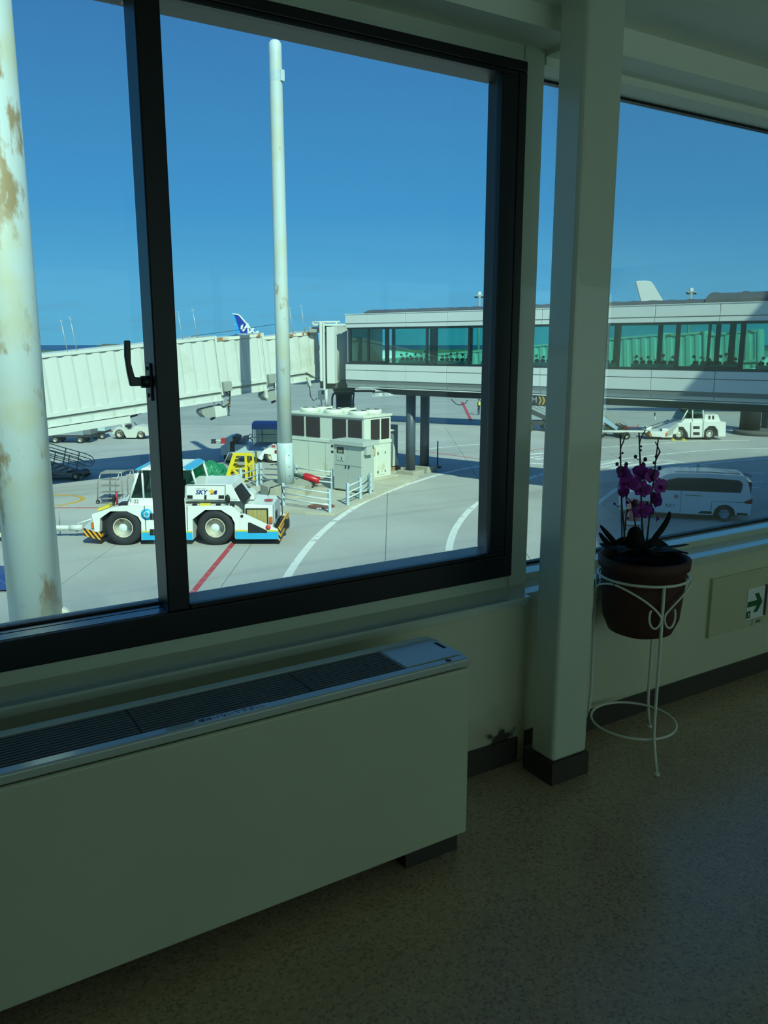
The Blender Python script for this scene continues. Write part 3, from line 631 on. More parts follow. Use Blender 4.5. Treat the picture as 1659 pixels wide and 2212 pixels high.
# far side of the walkway
box('far_wall', CLAD, FWK, S0, S1, DEP - .12, DEP, fz(-.57), fz(.62))
box('far_header', CLAD, FWK, S0, S1, DEP - .12, DEP, fz(2.36), fz(3.03))
box('floor_slab', INT, FWK, S0, S1, .16, DEP - .12, fz(-.50), fz(-.02))
box('ceiling_slab', INT, FWK, S0, S1, .14, DEP - .12, fz(2.62), fz(2.80))
box('end_wall', CLAD, FWK, S0, S0 + .10, .14, DEP - .12, fz(-.5), fz(3.0))
mull = [-2.95] + [-.49 + 2.345 * k for k in range(13)]
box('window_rail', WFRAME, FWK, S0 + .1, S1, .04, .14, fz(.60), fz(.68))
box('window_rail', WFRAME, FWK, S0 + .1, S1, .04, .14, fz(2.32), fz(2.40))
for i, a in enumerate(mull):
    if a > S1: break
    box('window_mullion', WFRAME, FWK, a - .05, a + .05, .05, .15, fz(.68), fz(2.32))
    nx = mull[i + 1] if i + 1 < len(mull) else S1
    if nx < S1: box('window_pane', TEAL, FWK, a + .05, nx - .05, .09, .096, fz(.68), fz(2.32))
    box('far_mullion', WFRAME, FWK, a + .5, a + .68, DEP - .11, DEP - .02, fz(.62), fz(2.36))
    box('far_pane', TEAL, FWK, a + .68, min(nx + .5, S1), DEP - .07, DEP - .064, fz(.62), fz(2.36))
    if i % 2: cyl('inner_post', M('buff_post', (170, 130, 90), .6), FWK, (a + 1.35, 2.2, fz(-.02)), (a + 1.35, 2.2, fz(2.62)), .12, n=12)
for a in (-1.72, 14.72):                               # sliding lights
    box('window_mullion', WFRAME, FWK, a - .045, a + .045, .04, .13, fz(.68), fz(2.32))
    for k in (a - 1.18, a + 1.15): box('window_mullion', WFRAME, FWK, k - .06, k + .06, .045, .13, fz(.68), fz(2.32))
    box('window_rail', WFRAME, FWK, a - 1.15, a + 1.15, .045, .13, fz(.68), fz(.76))
prism('timber_end_panel', M('buff_timber', (186, 150, 104), .6), FWK, [(-2.9, fz(.3)), (-2.9, fz(1.55)), (-1.9, fz(.6)), (-1.9, fz(.3))], 'y', 1.6, 1.66)
# vaulted roof behind the parapet, higher over the near end
def vault(name, s0, s1, zb, h, n=10):
    pr = [(.25 + (DEP - .5) * (.5 - .5 * math.cos(math.pi * k / n)), zb + h * math.sin(math.pi * k / n) ** .7) for k in range(n + 1)]
    return prism(name, ROOFM, FWK, pr, 'x', s0, s1)
vault('roof_vault', -2.2, 14.4, fz(2.98), .29)
for k in range(22): vault('roof_seam', -2.2 + k * .75, -2.16 + k * .75, fz(2.98), .315, 8)
vault('roof_vault', 14.4, S1, fz(2.98), .50)
for k in range(10): vault('roof_seam', 14.42 + k * 1.1, 14.47 + k * 1.1, fz(2.98), .54, 8)
prism('under_beam', DKSTEEL, FWK, [(-1.9, fz(-.57)), (-.35, fz(-.86)), (S1, fz(-.86)), (S1, fz(-.57))], 'y', .45, DEP - .45)
# two piers with concrete feet
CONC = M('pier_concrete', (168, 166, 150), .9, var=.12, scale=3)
for nm, (sx_, sy_) in (('p', (.12, 1.05)), ('q', (-.25, 2.75))):
    cyl('pier', STEEL, FWK, (sx_ + .1, sy_, .30), (sx_ + .1, sy_, fz(-.85)), .24, n=20)
    box('pier_foot', CONC, FWK, sx_ - .42, sx_ + .62, sy_ - .45, sy_ + .45, 0, .32, .02)
tube('drop_cable', DKSTEEL, FWK, [(3.0, .5, fz(-.95)), (3.25, .5, fz(-1.15)), (3.5, .5, fz(-1.2)), (3.8, .5, fz(-1.1)), (3.9, .5, fz(-.95))], .018, 5)
tube('drop_cable', DKSTEEL, FWK, [(4.6, .5, fz(-.95)), (4.95, .5, fz(-1.25)), (5.3, .5, fz(-1.3)), (5.6, .5, fz(-1.2)), (5.75, .5, fz(-.95))], .018, 5)
# hanging gate sign
HS = tag(empty('gate_sign', (QX + .334 * 7.44 + .943 * .15, QY - .943 * 7.44 + .334 * .15, fz(-1.02) + G), CZ), 'dark hanging sign with a letter M and yellow chevrons under the walkway', 'sign')
box('sign_board', M('sign_charcoal', (38, 42, 42), .5), HS, -1.0, 1.25, 0, .08, 0, .46)
lettering('sign_letter', 'M', .36, M('sign_grey_letter', (170, 172, 170), .5), HS, (.10, -.004, .23), (1, 0, 0), (0, 0, 1), thick=.01)
for k in (-.06, .11): prism('chevron', M('sign_yellow', (196, 160, 60), .5), HS, [(.36 + k, .06), (.44 + k, .06), (.52 + k, .23), (.44 + k, .40), (.36 + k, .40), (.44 + k, .23)], 'y', -.01, 0)

# planters with flowers inside the walkway windows
PLW = M('planter_white', (206, 212, 204), .5); FOL = M('planter_foliage', (52, 92, 66), .6, var=.3, scale=8)
BLO = [M('pink_blossom', (190, 90, 120), .6), M('white_blossom', (214, 210, 206), .6), M('red_blossom', (150, 50, 60), .6)]
where = ['beside the sliding light at the rotunda end', 'behind the second pane from the rotunda', 'behind the third pane from the rotunda', 'behind the black window jamb', 'behind the pane next to the cream casing', 'behind the pane seen just past the column', 'behind the pane over the towing tractor cab', 'behind the pane over the tractor rear wheel', 'beside the shaded sliding light']
for i in range(9):
    s0 = -.2 + 2.345 * i
    pl = tag(empty('flower_planter', (QX + .334 * s0 + .943 * .45, QY - .943 * s0 + .334 * .45, -.02), CZ), 'white trough of orchids on the walkway floor ' + where[i], 'planter', 'flower troughs inside the walkway')
    box('trough', PLW, pl, .1, 1.8, 0, .28, 0, .84, .01)
    nb = 6
    for k in range(nb):
        x = .25 + 1.4 * k / (nb - 1); h = random.uniform(.18, .42)
        f = tube('flower_stem', FOL, pl, [(x, .14, .84), (x + random.uniform(-.05, .05), .12, .84 + h * .6), (x + random.uniform(-.12, .12), .10, .84 + h)], .012, 5)
        ball('blossom', BLO[(i + k) % 3], f, (x + random.uniform(-.08, .08), .10, .84 + h), (.07, .05, .06), 7, 5)
        ball('leaf_tuft', FOL, f, (x, .14, .90), (.12, .09, .08), 7, 5)

# ================================================================== BOARDING BRIDGES
RIBW = stain_mat('bridge_white_paint', (204, 210, 204), (186, 188, 172), .5, .55, .75, rough=.5)
RUST = stain_mat('rust_streaked_paint', (220, 220, 204), (158, 112, 62), 1.3, .54, .60, rough=.6)
GREYP = M('grey_painted_steel', (150, 156, 150), .5, var=.06, scale=2)
def ribbed(name, mat, parent, x0, x1, y, z0, z1, pitch=.62, depth=.06, duty=.55, back=.08):
    """corrugated sheet: trapezoid ribs running up and down"""
    xs = []; x = x0
    pr = []
    while x < x1 - .01:
        w = min(pitch, x1 - x); a = w * (1 - duty) / 2
        pr += [(x, y + depth), (x + a * .55, y + depth), (x + a * 1.35, y), (x + w - a * 1.35, y), (x + w - a * .55, y + depth)]; x += w
    pr += [(x1, y + depth), (x1, y + depth + back), (x0, y + depth + back)]
    return prism(name, mat, parent, pr, 'z', z0, z1)
def boarding_bridge(loc, rz, slope, label, far_end=-22.0, detail=True):
    B = tag(empty('boarding_bridge', loc, 0, (0, -slope, rz)), label, 'boarding bridge')
    secs = [(-3.5, 0.0, .28, 0.0, -2.05), (-6.6, -3.3, .14, .19, -2.20), (far_end, -5.95, 0.0, .30, -2.34)]
    for i, (x0, x1, y, zt, zb) in enumerate(secs):
        ribbed('side_wall', RIBW, B, x0, x1, y, zb + .10, zt - .17)
        box('bottom_skirt', RIBW, B, x0, x1, y - .01, y + .12, zb - .03, zb + .14)
        box('roof_edge', RUST if i < 2 else RIBW, B, x0, x1, y - .03, y + .10, zt - .15, zt)
        box('roof_sheet', RIBW, B, x0, x1, y + .10, 3.0 - y, zt - .10, zt - .04)
        box('far_wall', RIBW, B, x0, x1, 2.88 - y, 3.0 - y, zb, zt - .10)
        box('floor_deck', DKSTEEL, B, x0, x1, y + .12, 2.88 - y, zb - .12, zb)
        box('sill_shadow_gap', GREYP, B, x0, x1, y + .10, y + .16, zb - .18, zb - .03)
        ribbed('lower_beam', RIBW, B, x0, x1, y + .02, zb - .42, zb - .17, .98, .07, .62)
        box('beam_flange', RIBW, B, x0, x1, y + .0, y + .16, zb - .46, zb - .42)
        box('end_frame', RIBW, B, x1 - .10, x1 + .02, y - .06, 3.06 - y, zb - .20, zt + .02)
    if not detail: return B
    # cable tray, junction boxes, underslung lamps, roof rods
    box('cable_tray', RIBW, B, far_end, -10.7, .05, .40, -3.16, -2.84, .01)
    cyl('tray_cable', DKSTEEL, B, (-10.72, .2, -2.92), (-10.3, .2, -2.86), .05, n=10)
    tube('slack_cable', DKSTEEL, B, [(-5.85, -.05, -2.35), (-5.65, -.08, -2.7), (-5.7, -.05, -3.0), (-6.0, .05, -3.1), (-6.2, .2, -2.95)], .035, 6)
    for x, z, y in ((-5.75, -2.0, -.16), (-3.15, -1.95, -.02)):
        jb = box('junction_box', GREYP, B, x - .24, x + .20, y - .12, y + .16, z - .36, z + .10, .01)
        cyl('conduit', DKSTEEL, jb, (x + .1, y, z - .36), (x + .12, y + .1, z - .62), .04, n=8)
    for x, z in ((-6.35, -3.05), (-2.85, -2.72)):
        lb = box('underslung_box', RIBW, B, x - .10, x + .52, .10, .80, z - .52, z, .01)
        prism('lamp_hood', GREYP, lb, [(x - .10, z), (x - .75, z - .05), (x - .80, z - .22), (x - .62, z - .46), (x - .10, z - .50)], 'y', .14, .76)
        for k in (.0, .42): cyl('hanger', RIBW, lb, (x + k, .3, z), (x + k, .3, z + .35), .025, n=6)
        cyl('beacon', DKSTEEL, lb, (x - .25, .4, z - .62), (x - .02, .4, z - .56), .06, n=8)
    for x, zt, L in ((-12.95, .30, 1.22), (-12.55, .30, 1.30), (-7.6, .30, 1.18), (-6.85, .30, 1.22), (-1.55, 0.0, 1.22), (-.85, 0.0, 1.28)):
        rd = cyl('lightning_rod', M('galvanised', (190, 196, 194), .4, metal=.4), B, (x, .10, zt), (x - .05, .10, zt + L), .022, .012, n=6)
        lathe('rod_ring', M('galvanised', (190, 196, 194), .4), rd, [(.05 + .012 * math.cos(q * math.pi / 3), .012 * math.sin(q * math.pi / 3)) for q in range(6)], 12, (x - .05, .10, zt + L + .06), 'y', True, True)
    tube('roof_wire', DKSTEEL, B, [(-6.5, 1.6, .35), (-4, 1.6, .42), (-1.2, 1.6, .55)], .012, 4)
    prism('section_bracket', RIBW, B, [(-.95, -2.3), (-.78, -2.3), (-.72, -2.75), (-.86, -2.80)], 'y', .16, .34)
    prism('section_bracket', RIBW, B, [(-3.6, -2.6), (-3.42, -2.6), (-3.42, -3.02), (-3.50, -3.06), (-3.58, -3.02)], 'y', .1, .24)
    prism('corner_gusset', RIBW, B, [(-.95, -2.02), (0, -1.55), (.02, -2.40), (-.30, -2.42)], 'y', .22, .30)
    return B
BB = boarding_bridge((19.98, 38.79, 2.26), math.atan2(.1026, .9947), math.atan(.1),
                     'white ribbed telescopic boarding bridge sloping down beyond the painted mast')

# rotunda where the bridge meets the walkway
rc = atd(733, 745, 44.0)
RO = tag(empty('bridge_rotunda', (rc.x, rc.y, G), -YAW), 'white rotunda drum on a black pedestal joining bridge and walkway', 'rotunda')
lathe('drum', GREYP, RO, [(1.02, fz(-.28)), (1.02, fz(2.52))], 28)
lathe('base_ring', M('olive_steel', (112, 112, 96), .6), RO, [(.90, fz(-.72)), (1.06, fz(-.70)), (1.06, fz(-.28)), (.90, fz(-.26))], 28)
box('roof_plate', RIBW, RO, -1.25, .95, -1.0, 1.0, fz(2.52), fz(2.62), .01)
prism('drive_cabinet', RIBW, RO, [(-.58, -1.30), (-.18, -1.34), (-.06, -1.05), (-.06, -.9), (-.58, -.9)], 'z', fz(-.42), fz(2.46))
box('portal_post', RIBW, RO, -.95, -.80, -1.22, -.90, fz(-.30), fz(2.72))
box('portal_post', RIBW, RO, -.78, -.68, -1.30, -1.10, fz(-.75), fz(2.66))
box('roof_motor', GREYP, RO, -1.55, -.95, -.8, .3, fz(2.18), fz(2.45), .02)
cyl('roof_handrail', RIBW, RO, (-1.35, -.9, fz(2.70)), (.10, -.9, fz(2.72)), .05, n=8)
for k in (-1.3, -.1): cyl('rail_post', RIBW, RO, (k, -.9, fz(2.50)), (k, -.9, fz(2.70)), .05, n=8)
cyl('neck', M('olive_steel', (112, 112, 96), .6), RO, (.22, 0, fz(-1.02)), (.22, 0, fz(-.72)), .52, .62, n=22)
cyl('pedestal', M('black_painted_steel', (26, 28, 30), .4, var=.1), RO, (.22, 0, 0), (.22, 0, fz(-.98)), .44, n=24)
cyl('pedestal_collar', M('black_painted_steel', (26, 28, 30), .4), RO, (.22, 0, fz(-1.06)), (.22, 0, fz(-.94)), .56, n=24)
tube('pedestal_hose', DKSTEEL, RO, [(-.32, -.2, fz(-1.0)), (-.40, -.2, fz(-1.2)), (-.42, -.2, fz(-2.0)), (-.50, -.2, .02)], .05, 7)
tube('pedestal_hose', DKSTEEL, RO, [(.62, -.2, fz(-.9)), (.76, -.25, fz(-1.0)), (.72, -.25, fz(-1.4)), (.72, -.25, .02)], .05, 7)
box('service_arm', DKSTEEL, RO, .5, 1.9, -.25, -.13, fz(-.92), fz(-.82))
cb = box('control_box', M('slate_box', (92, 106, 112), .5), RO, -1.10, -.78, -1.0, -.7, fz(-1.28), fz(-.80), .01)
tube('control_cable', DKSTEEL, RO, [(-1.55, -.9, fz(-.55)), (-1.5, -.9, fz(-1.1)), (-1.35, -.9, fz(-1.35)), (-1.15, -.9, fz(-1.2))], .03, 6)
tube('control_cable', DKSTEEL, RO, [(-.95, -.85, fz(-1.28)), (-.92, -.85, fz(-1.6)), (-.85, -.85, fz(-2.3)), (-.8, -.85, fz(-2.9))], .03, 6)
cyl('drain_pipe', RIBW, RO, (-.66, -1.0, fz(-1.72)), (-.66, -1.0, fz(-.75)), .075, n=10)

# second bridge beyond the walkway, seen through its glass
b2 = atd(1640, 700, 54.0); b2l = atd(860, 745, 68.0)
dx, dy = b2.x - b2l.x, b2.y - b2l.y
B2 = boarding_bridge((b2.x, b2.y, 2.55), math.atan2(dy, dx), math.atan(.085), 'second white boarding bridge seen through the green walkway glass', -30.0, False)
pc = gp(1618, 938)
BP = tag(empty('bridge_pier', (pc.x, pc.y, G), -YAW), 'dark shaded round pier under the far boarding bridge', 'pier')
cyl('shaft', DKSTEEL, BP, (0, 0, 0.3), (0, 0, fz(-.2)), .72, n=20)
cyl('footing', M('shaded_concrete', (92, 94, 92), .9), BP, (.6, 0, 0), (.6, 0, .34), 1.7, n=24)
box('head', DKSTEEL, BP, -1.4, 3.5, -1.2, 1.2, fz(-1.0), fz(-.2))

# ------------------------------------------------------------------ tall painted masts
def mast_mat(name, sc_, lo, hi):
    return stain_mat(name, (196, 210, 208), (156, 136, 100), sc_, lo, hi, (1, 1, .45), .55, (196, 200, 176), .48, .66)
PEELA = mast_mat('peeling_mast_paint', 1.15, .535, .60); PEELB = mast_mat('flaking_mast_paint', .95, .585, .62)
bcx = atd(80, 1340, 18.5)
MA = tag(empty('roof_mast', (bcx.x, bcx.y, G)), 'thick white mast with peeling paint close outside the sliding window', 'mast')
cyl('shaft', PEELA, MA, (0, 0, .02), (0, 0, 16), .60, .585, n=40)
lug = prism('base_lug', M('off_white_footing', (224, 222, 206), .8), MA, [(.50, 0), (.84, 0), (.72, .22), (.62, .30), (.50, .30)], 'y', -.10, .10, .02); lug.rotation_euler = (0, 0, -YAW + .25)
mc = atd(618, 1060, 34.9)
MB_ = tag(empty('flood_mast', (mc.x, mc.y, G)), 'slender white mast with flaking paint standing on a concrete foot by the chiller', 'mast')
ZT = atd(604, 87, 34.9).z - G
lathe('shaft', PEELB, MB_, [(.315, 2.2), (.29, 8), (.255, ZT - .5), (.245, ZT - .12), (.17, ZT - .02), (.001, ZT)], 28)
lathe('lower_sleeve', PEELB, MB_, [(.36, .55), (.36, 2.30), (.33, 2.36), (.30, 2.36)], 28)
ang0 = -math.pi / 2 - YAW + .55
ap = lathe('access_cover', M('pale_blue_cover', (186, 204, 208), .45, var=.04), MB_, [(.36, .62), (.385, .62), (.385, 2.08), (.36, 2.08)], 28)
bm = bmesh.new(); bm.from_mesh(ap.data)
bmesh.ops.delete(bm, geom=[f for f in bm.faces if abs((math.atan2(f.calc_center_median().y, f.calc_center_median().x) - ang0 + math.pi) % (2 * math.pi) - math.pi) > .55], context='FACES'); bm.to_mesh(ap.data); bm.free()
for zz in (.95, 1.35, 1.85): cyl('cover_bolt', DKSTEEL, MB_, (.38 * math.cos(ang0), .38 * math.sin(ang0), zz), (.40 * math.cos(ang0), .40 * math.sin(ang0), zz), .02, n=8)
lathe('band', M('pale_blue_cover', (186, 204, 208), .45), MB_, [(.250, ZT - 1.5), (.264, ZT - 1.5), (.264, ZT - 1.12), (.250, ZT - 1.12)], 24, smooth=False)
box('lamp_plate', M('pale_blue_cover', (186, 204, 208), .45), MB_, .08, .25, -.285, -.18, ZT - 1.5, ZT - 1.1)
prism('concrete_foot', CONC, MB_, [(1.12 * math.cos(math.pi / 8 + k * math.pi / 4), 1.12 * math.sin(math.pi / 8 + k * math.pi / 4)) for k in range(8)], 'z', 0, .58, .02)

# ------------------------------------------------------------------ floodlight towers and aircraft far off
for (x, y, D, lb) in ((1493, 632, 120, 'far white floodlight tower showing over the walkway roof by the white tail'), (1036, 640, 200, 'far white floodlight tower showing beside the black window jamb')):
    p = atd(x, y, D); FT = tag(empty('floodlight_tower', (p.x, p.y, G), -YAW), lb, 'floodlight')
    hgt = p.z - G; s = D / 120
    cyl('tower_pole', GREYP, FT, (0, 0, 0), (0, 0, hgt), .25 * s, .14 * s, n=10)
    box('lamp_crossarm', GREYP, FT, -.62 * s, .62 * s, -.15, .15, hgt, hgt + .14 * s)
    box('lamp_head', RIBW, FT, -.22 * s, .22 * s, -.2, .2, hgt + .14 * s, hgt + .62 * s)
    for k in (-.6, -.35, .35, .6): cyl('lamp', DKSTEEL, FT, (k * s, -.2, hgt - .18 * s), (k * s, .1, hgt), .12 * s, n=8)
FUS = M('airliner_white', (222, 226, 224), .35, var=.02)
ANAB = M('airline_blue', (26, 52, 150), .35, var=.03); CYB = M('sky_blue_paint', (40, 150, 220), .35)
def airliner(x, D, label, finpts, finmat, L=34.0, rad=1.95):
    p = atd(x, 745, D); A = tag(empty('airliner', (p.x, p.y, G), -YAW), label, 'airliner')
    return A
# tail with the lettering, nose away to the right of it behind the bridge
u0, _ = uh(530, 745, 150); p = atd(530, 745, 150)
AN = tag(empty('airliner', (p.x, p.y, G), -YAW), 'airliner with a dark blue lettered tail fin rising over the boarding bridge', 'airliner')
def tq(x, y, D=150): 
    a, b_ = uh(x, y, D); return (a - u0, b_)
fin = [tq(502.5, 677.5), tq(515, 679.5), tq(520, 684), tq(552, 722), tq(560, 735), tq(522, 735), tq(515, 708)]
prism('fin', ANAB, AN, fin, 'y', -.12, .12)
prism('fin_edge', FUS, AN, [tq(502, 676.5), tq(515.5, 678.5), tq(521, 683), tq(552, 720.5), tq(550, 722.2), tq(519, 685), tq(514.5, 680.4), tq(502.5, 678.6)], 'y', -.16, .16)
prism('rudder', CYB, AN, [tq(502.5, 679), tq(506, 679.5), tq(525, 735), tq(519, 735)], 'y', -.15, .15)
prism('rudder_tab', CYB, AN, [tq(508, 702), tq(510.5, 702), tq(519, 735), tq(516, 735)], 'y', -.18, .1)
d1, d2 = Vector((tq(552, 722)[0] - tq(520, 684)[0], 0, tq(552, 722)[1] - tq(520, 684)[1])).normalized(), None
lettering('fin_letters', 'ANA', 2.25, FUS, AN, (tq(536, 712.5)[0], -.14, tq(536, 712.5)[1]), (.815, 0, -.579), (.62, 0, .785), thick=.03, bold=.07)
lathe('fuselage', FUS, AN, [(.05, -4.2), (.7, -2), (1.5, 3), (1.95, 9), (1.95, 26), (1.6, 30), (.9, 33), (.05, 34.5)], 24, (0, 0, 3.6), 'x')
prism('wing', FUS, AN, [(11, -15), (13, -15), (18, 0), (13, 0)], 'z', 2.6, 2.85)
prism('tailplane', FUS, AN, [(-2.6, -5.5), (-1.2, -5.5), (2.2, 0), (-1, 0)], 'z', 4.3, 4.45)
u0w, _ = uh(1400, 745, 78); p = atd(1400, 745, 78)
WH = tag(empty('airliner', (p.x, p.y, G), -YAW), 'airliner with a plain white tail fin rising over the walkway roof', 'airliner')
def tw(x, y): 
    a, b_ = uh(x, y, 78); return (a - u0w, b_)
prism('fin', M('airliner_pearl', (196, 202, 204), .4, var=.02), WH, [tw(1372.5, 609), tw(1376, 607), tw(1396, 606.5), tw(1405, 608), tw(1410, 613), tw(1437, 657), tw(1452, 680), tw(1392, 680)], 'y', -.14, .14, .04)
tube('fin_edge', DKSTEEL, WH, [(tw(1409, 613)[0], -.02, tw(1409, 613)[1]), (tw(1437, 657)[0], -.02, tw(1437, 657)[1])], .06, 6)
lathe('fuselage', FUS, WH, [(.05, -3.2), (.5, -2), (1.3, 2.5), (1.85, 8), (1.85, 24), (1.5, 28), (.8, 31), (.05, 32.5)], 24, (0, 2.0, 3.5), 'x')

# ================================================================== VEHICLES AND GROUND EQUIPMENT
TWHITE = M('vehicle_white', (226, 230, 224), .35, var=.03, scale=1.5, coat=.2)
TYRE = M('tyre_rubber', (40, 42, 44), .8, var=.12, scale=12)
RIM = stain_mat('dusty_rim', (214, 208, 184), (150, 110, 80), 5, .58, .66, rough=.5)
HUB = M('hub_white', (214, 224, 220), .4, var=.04)
CYAN = M('cyan_paint', (38, 166, 214), .4, var=.04); YEL = M('yellow_paint', (214, 196, 60), .45, var=.06)
AMBER = M('amber_lens', (206, 104, 30), .3); BLK = M('matt_black', (24, 25, 27), .6, var=.1)
CABGL = glass_mat('cab_glass', (.42, .58, .54), .9)
HAZ = stripes_mat('hazard_stripes', (232, 160, 30), (34, 32, 30), 2.6, (0, .62, 0))
def wheel(parent, u, y, r, w, side, rimf=.56, hub=True, rim_mat=None):
    """tyre centred at local (u, y); side -1 shows its face to the camera"""
    W = lathe('wheel', TYRE, parent, [(r * rimf, -w / 2), (r * .93, -w / 2), (r, -w * .32), (r, w * .32), (r * .93, w / 2), (r * rimf, w / 2)], 32, (u, y, r), 'y', True, True)
    f = side * w / 2
    lathe('rim', rim_mat or RIM, W, [(r * .58, f * .96), (r * .52, f * 1.0), (r * .46, f * .72), (r * .30, f * .55), (.001, f * .5)], 24, (u, y, r), 'y')
    lathe('rim_back', BLK, W, [(r * .57, f * .2), (.001, f * .2)], 16, (u, y, r), 'y')
    if hub: lathe('hub', HUB, W, [(r * .25, f * .5), (r * .24, f * .95), (r * .20, f * 1.02), (.001, f * 1.04)], 18, (u, y, r), 'y')
    return W

# ---- large towing tractor in front of the window
D0 = 26.0; UT, _ = uh(390, 1178, D0); pT = place(UT, D0 + 1.2)
TT = tag(empty('towing_tractor', (pT.x, pT.y, G), -YAW), 'large white towing tractor with cyan skirt and a cab, parked before the sliding window', 'tractor')
def q(x, y, D=D0):
    a, h = uh(x, y, D); return (a - UT, h)
def ql(l, D=D0): return [q(x, y, D) for x, y in l]
Y0, Y1 = -1.2, 1.2
prism('body', TWHITE, TT, ql([(205, 1149), (198, 1111), (236, 1098), (262, 1093), (500, 1093), (518, 1108), (518.5, 1165), (507.5, 1162), (507, 1130), (500, 1116), (477, 1101.5), (443, 1101.5), (416, 1122), (417, 1166), (306, 1167), (305, 1128), (298, 1116), (274, 1104.5), (238, 1104.5), (216, 1120), (215, 1149)]), 'y', Y0, Y1)
box('axle_block', BLK, TT, q(235, 0)[0], q(300, 0)[0], Y0 + .5, Y1 - .5, .42, 1.05)
box('axle_block', BLK, TT, q(432, 0)[0], q(500, 0)[0], Y0 + .5, Y1 - .5, .42, 1.05)
for x in (265, 464.5):
    for yy, sd in ((Y0 + .26, -1), (Y1 - .26, 1)): wheel(TT, q(x, 1140)[0], yy, .595, .48, sd)
prism('wheel_arch', BLK, TT, ql([(216, 1149), (217, 1121), (239, 1105.5), (273, 1105.5), (297, 1117), (304, 1129), (305, 1150)]), 'y', Y0 + .60, Y0 + .63)
prism('wheel_arch', BLK, TT, ql([(417.5, 1150), (417, 1123), (443.5, 1102.5), (476.5, 1102.5), (499, 1117), (506, 1131), (506.5, 1150)]), 'y', Y0 + .60, Y0 + .63)
# nose
prism('nose', M('grey_white_paint', (176, 190, 200), .4), TT, ql([(178, 1141), (199, 1122), (215, 1122), (215, 1152), (205, 1149)]), 'y', Y0 + .05, Y1 - .05)
prism('front_bumper', HAZ, TT, ql([(178, 1142), (205, 1149), (217, 1150), (219, 1167.5), (181, 1158)]), 'y', Y0 + .02, Y1 - .02)
box('nose_core', BLK, TT, q(214, 0)[0], q(232, 0)[0], Y0 + .25, Y1 - .25, .30, .95)
# skirts
for a, b_ in (((306.5, 1150), (416.5, 1166.5)), ((508, 1148), (602, 1164.5))):
    (xa, za), (xb, zb) = q(*a), q(*b_)
    box('skirt_panel', CYAN, TT, xa, xb, Y0 - .015, Y0 + .04, zb, za)
    box('skirt_stripe', YEL, TT, xa, xb, Y0 - .015, Y0 + .04, za, za + .05)
prism('rear_side_plate', TWHITE, TT, ql([(518.5, 1110), (528, 1110), (601, 1144), (602, 1164.5), (518.5, 1165)]), 'y', Y0, Y0 + .06)
prism('plate_opening', BLK, TT, ql([(536, 1129), (540, 1128.5), (577, 1146), (577, 1151), (536, 1151)]), 'y', Y0 - .018, Y0 - .005)
prism('rear_side_plate', TWHITE, TT, ql([(518.5, 1110), (528, 1110), (601, 1144), (602, 1164.5), (518.5, 1165)]), 'y', Y1 - .06, Y1)
box('rear_deck', BLK, TT, q(518, 0)[0], q(598, 0)[0], Y0 + .06, Y1 - .06, .24, .52)
cyl('plate_pin', BLK, TT, (q(522.5, 1115)[0], Y0 - .015, q(522.5, 1115)[1]), (q(522.5, 1115)[0], Y0 + .01, q(522.5, 1115)[1]), .05, n=12)
# rear box with grille
DB = D0 + .35
rb = prism('rear_box', TWHITE, TT, [q(528, 1089, DB), q(588, 1092, DB), q(590, 1147, DB), q(528, 1147, DB)], 'y', Y0 + .35, Y1 - .2, .03)
(xa, za), (xb, zb) = q(534, 1101, DB), q(577, 1134, DB)
box('grille_frame', BLK, rb, xa - .06, xb + .05, Y0 + .325, Y0 + .36, zb - .05, za + .05)
GRL = stripes_mat('yellow_grille_bars', (206, 176, 70), (120, 130, 120), 7.0, (0, 0, 0))
box('grille', GRL, rb, xa, xb, Y0 + .31, Y0 + .33, zb, za)
(xa, za) = q(585.5, 1123, DB); box('marker_lamp', AMBER, rb, xa - .05, xa + .05, Y0 + .30, Y0 + .36, za - .11, za + .11)
xr = q(590, 1120, DB)[0]
box('rear_door', M('grey_white_paint', (176, 190, 200), .4), rb, xr + .0, xr + .03, Y0 + .6, Y1 - .4, .62, 1.30)
box('rear_window', BLK, rb, xr + .01, xr + .05, Y0 + .7, Y0 + 1.1, .75, 1.0)
tube('rear_hand_rail', BLK, rb, [(xr + .03, Y0 + 1.2, .6), (xr + .2, Y0 + 1.2, .8), (xr + .2, Y0 + 1.2, 1.3), (xr + .03, Y0 + 1.2, 1.45)], .02, 6)
tube('roof_guard', BLK, rb, [(xr - .35, Y1 - .5, 1.36), (xr - .3, Y1 - .5, 1.6), (xr + .1, Y1 - .45, 1.72), (xr + .12, Y1 - .3, 1.40)], .022, 6)
box('rear_bumper', HAZ, TT, q(602, 0)[0], q(607, 0)[0], Y0, Y1, .18, .62)
hk = box('tow_hitch', BLK, TT, q(607, 0)[0], q(616, 0)[0], -.2, .2, .35, .6)
lathe('box_roundel', M('coral_red', (206, 66, 66), .4), rb, [(.001, 0), (.16, 0), (.16, .004), (.001, .004)], 20, (q(574, 1080, DB)[0], Y0 + 1.05, q(560, 1090, DB)[1] + .03))
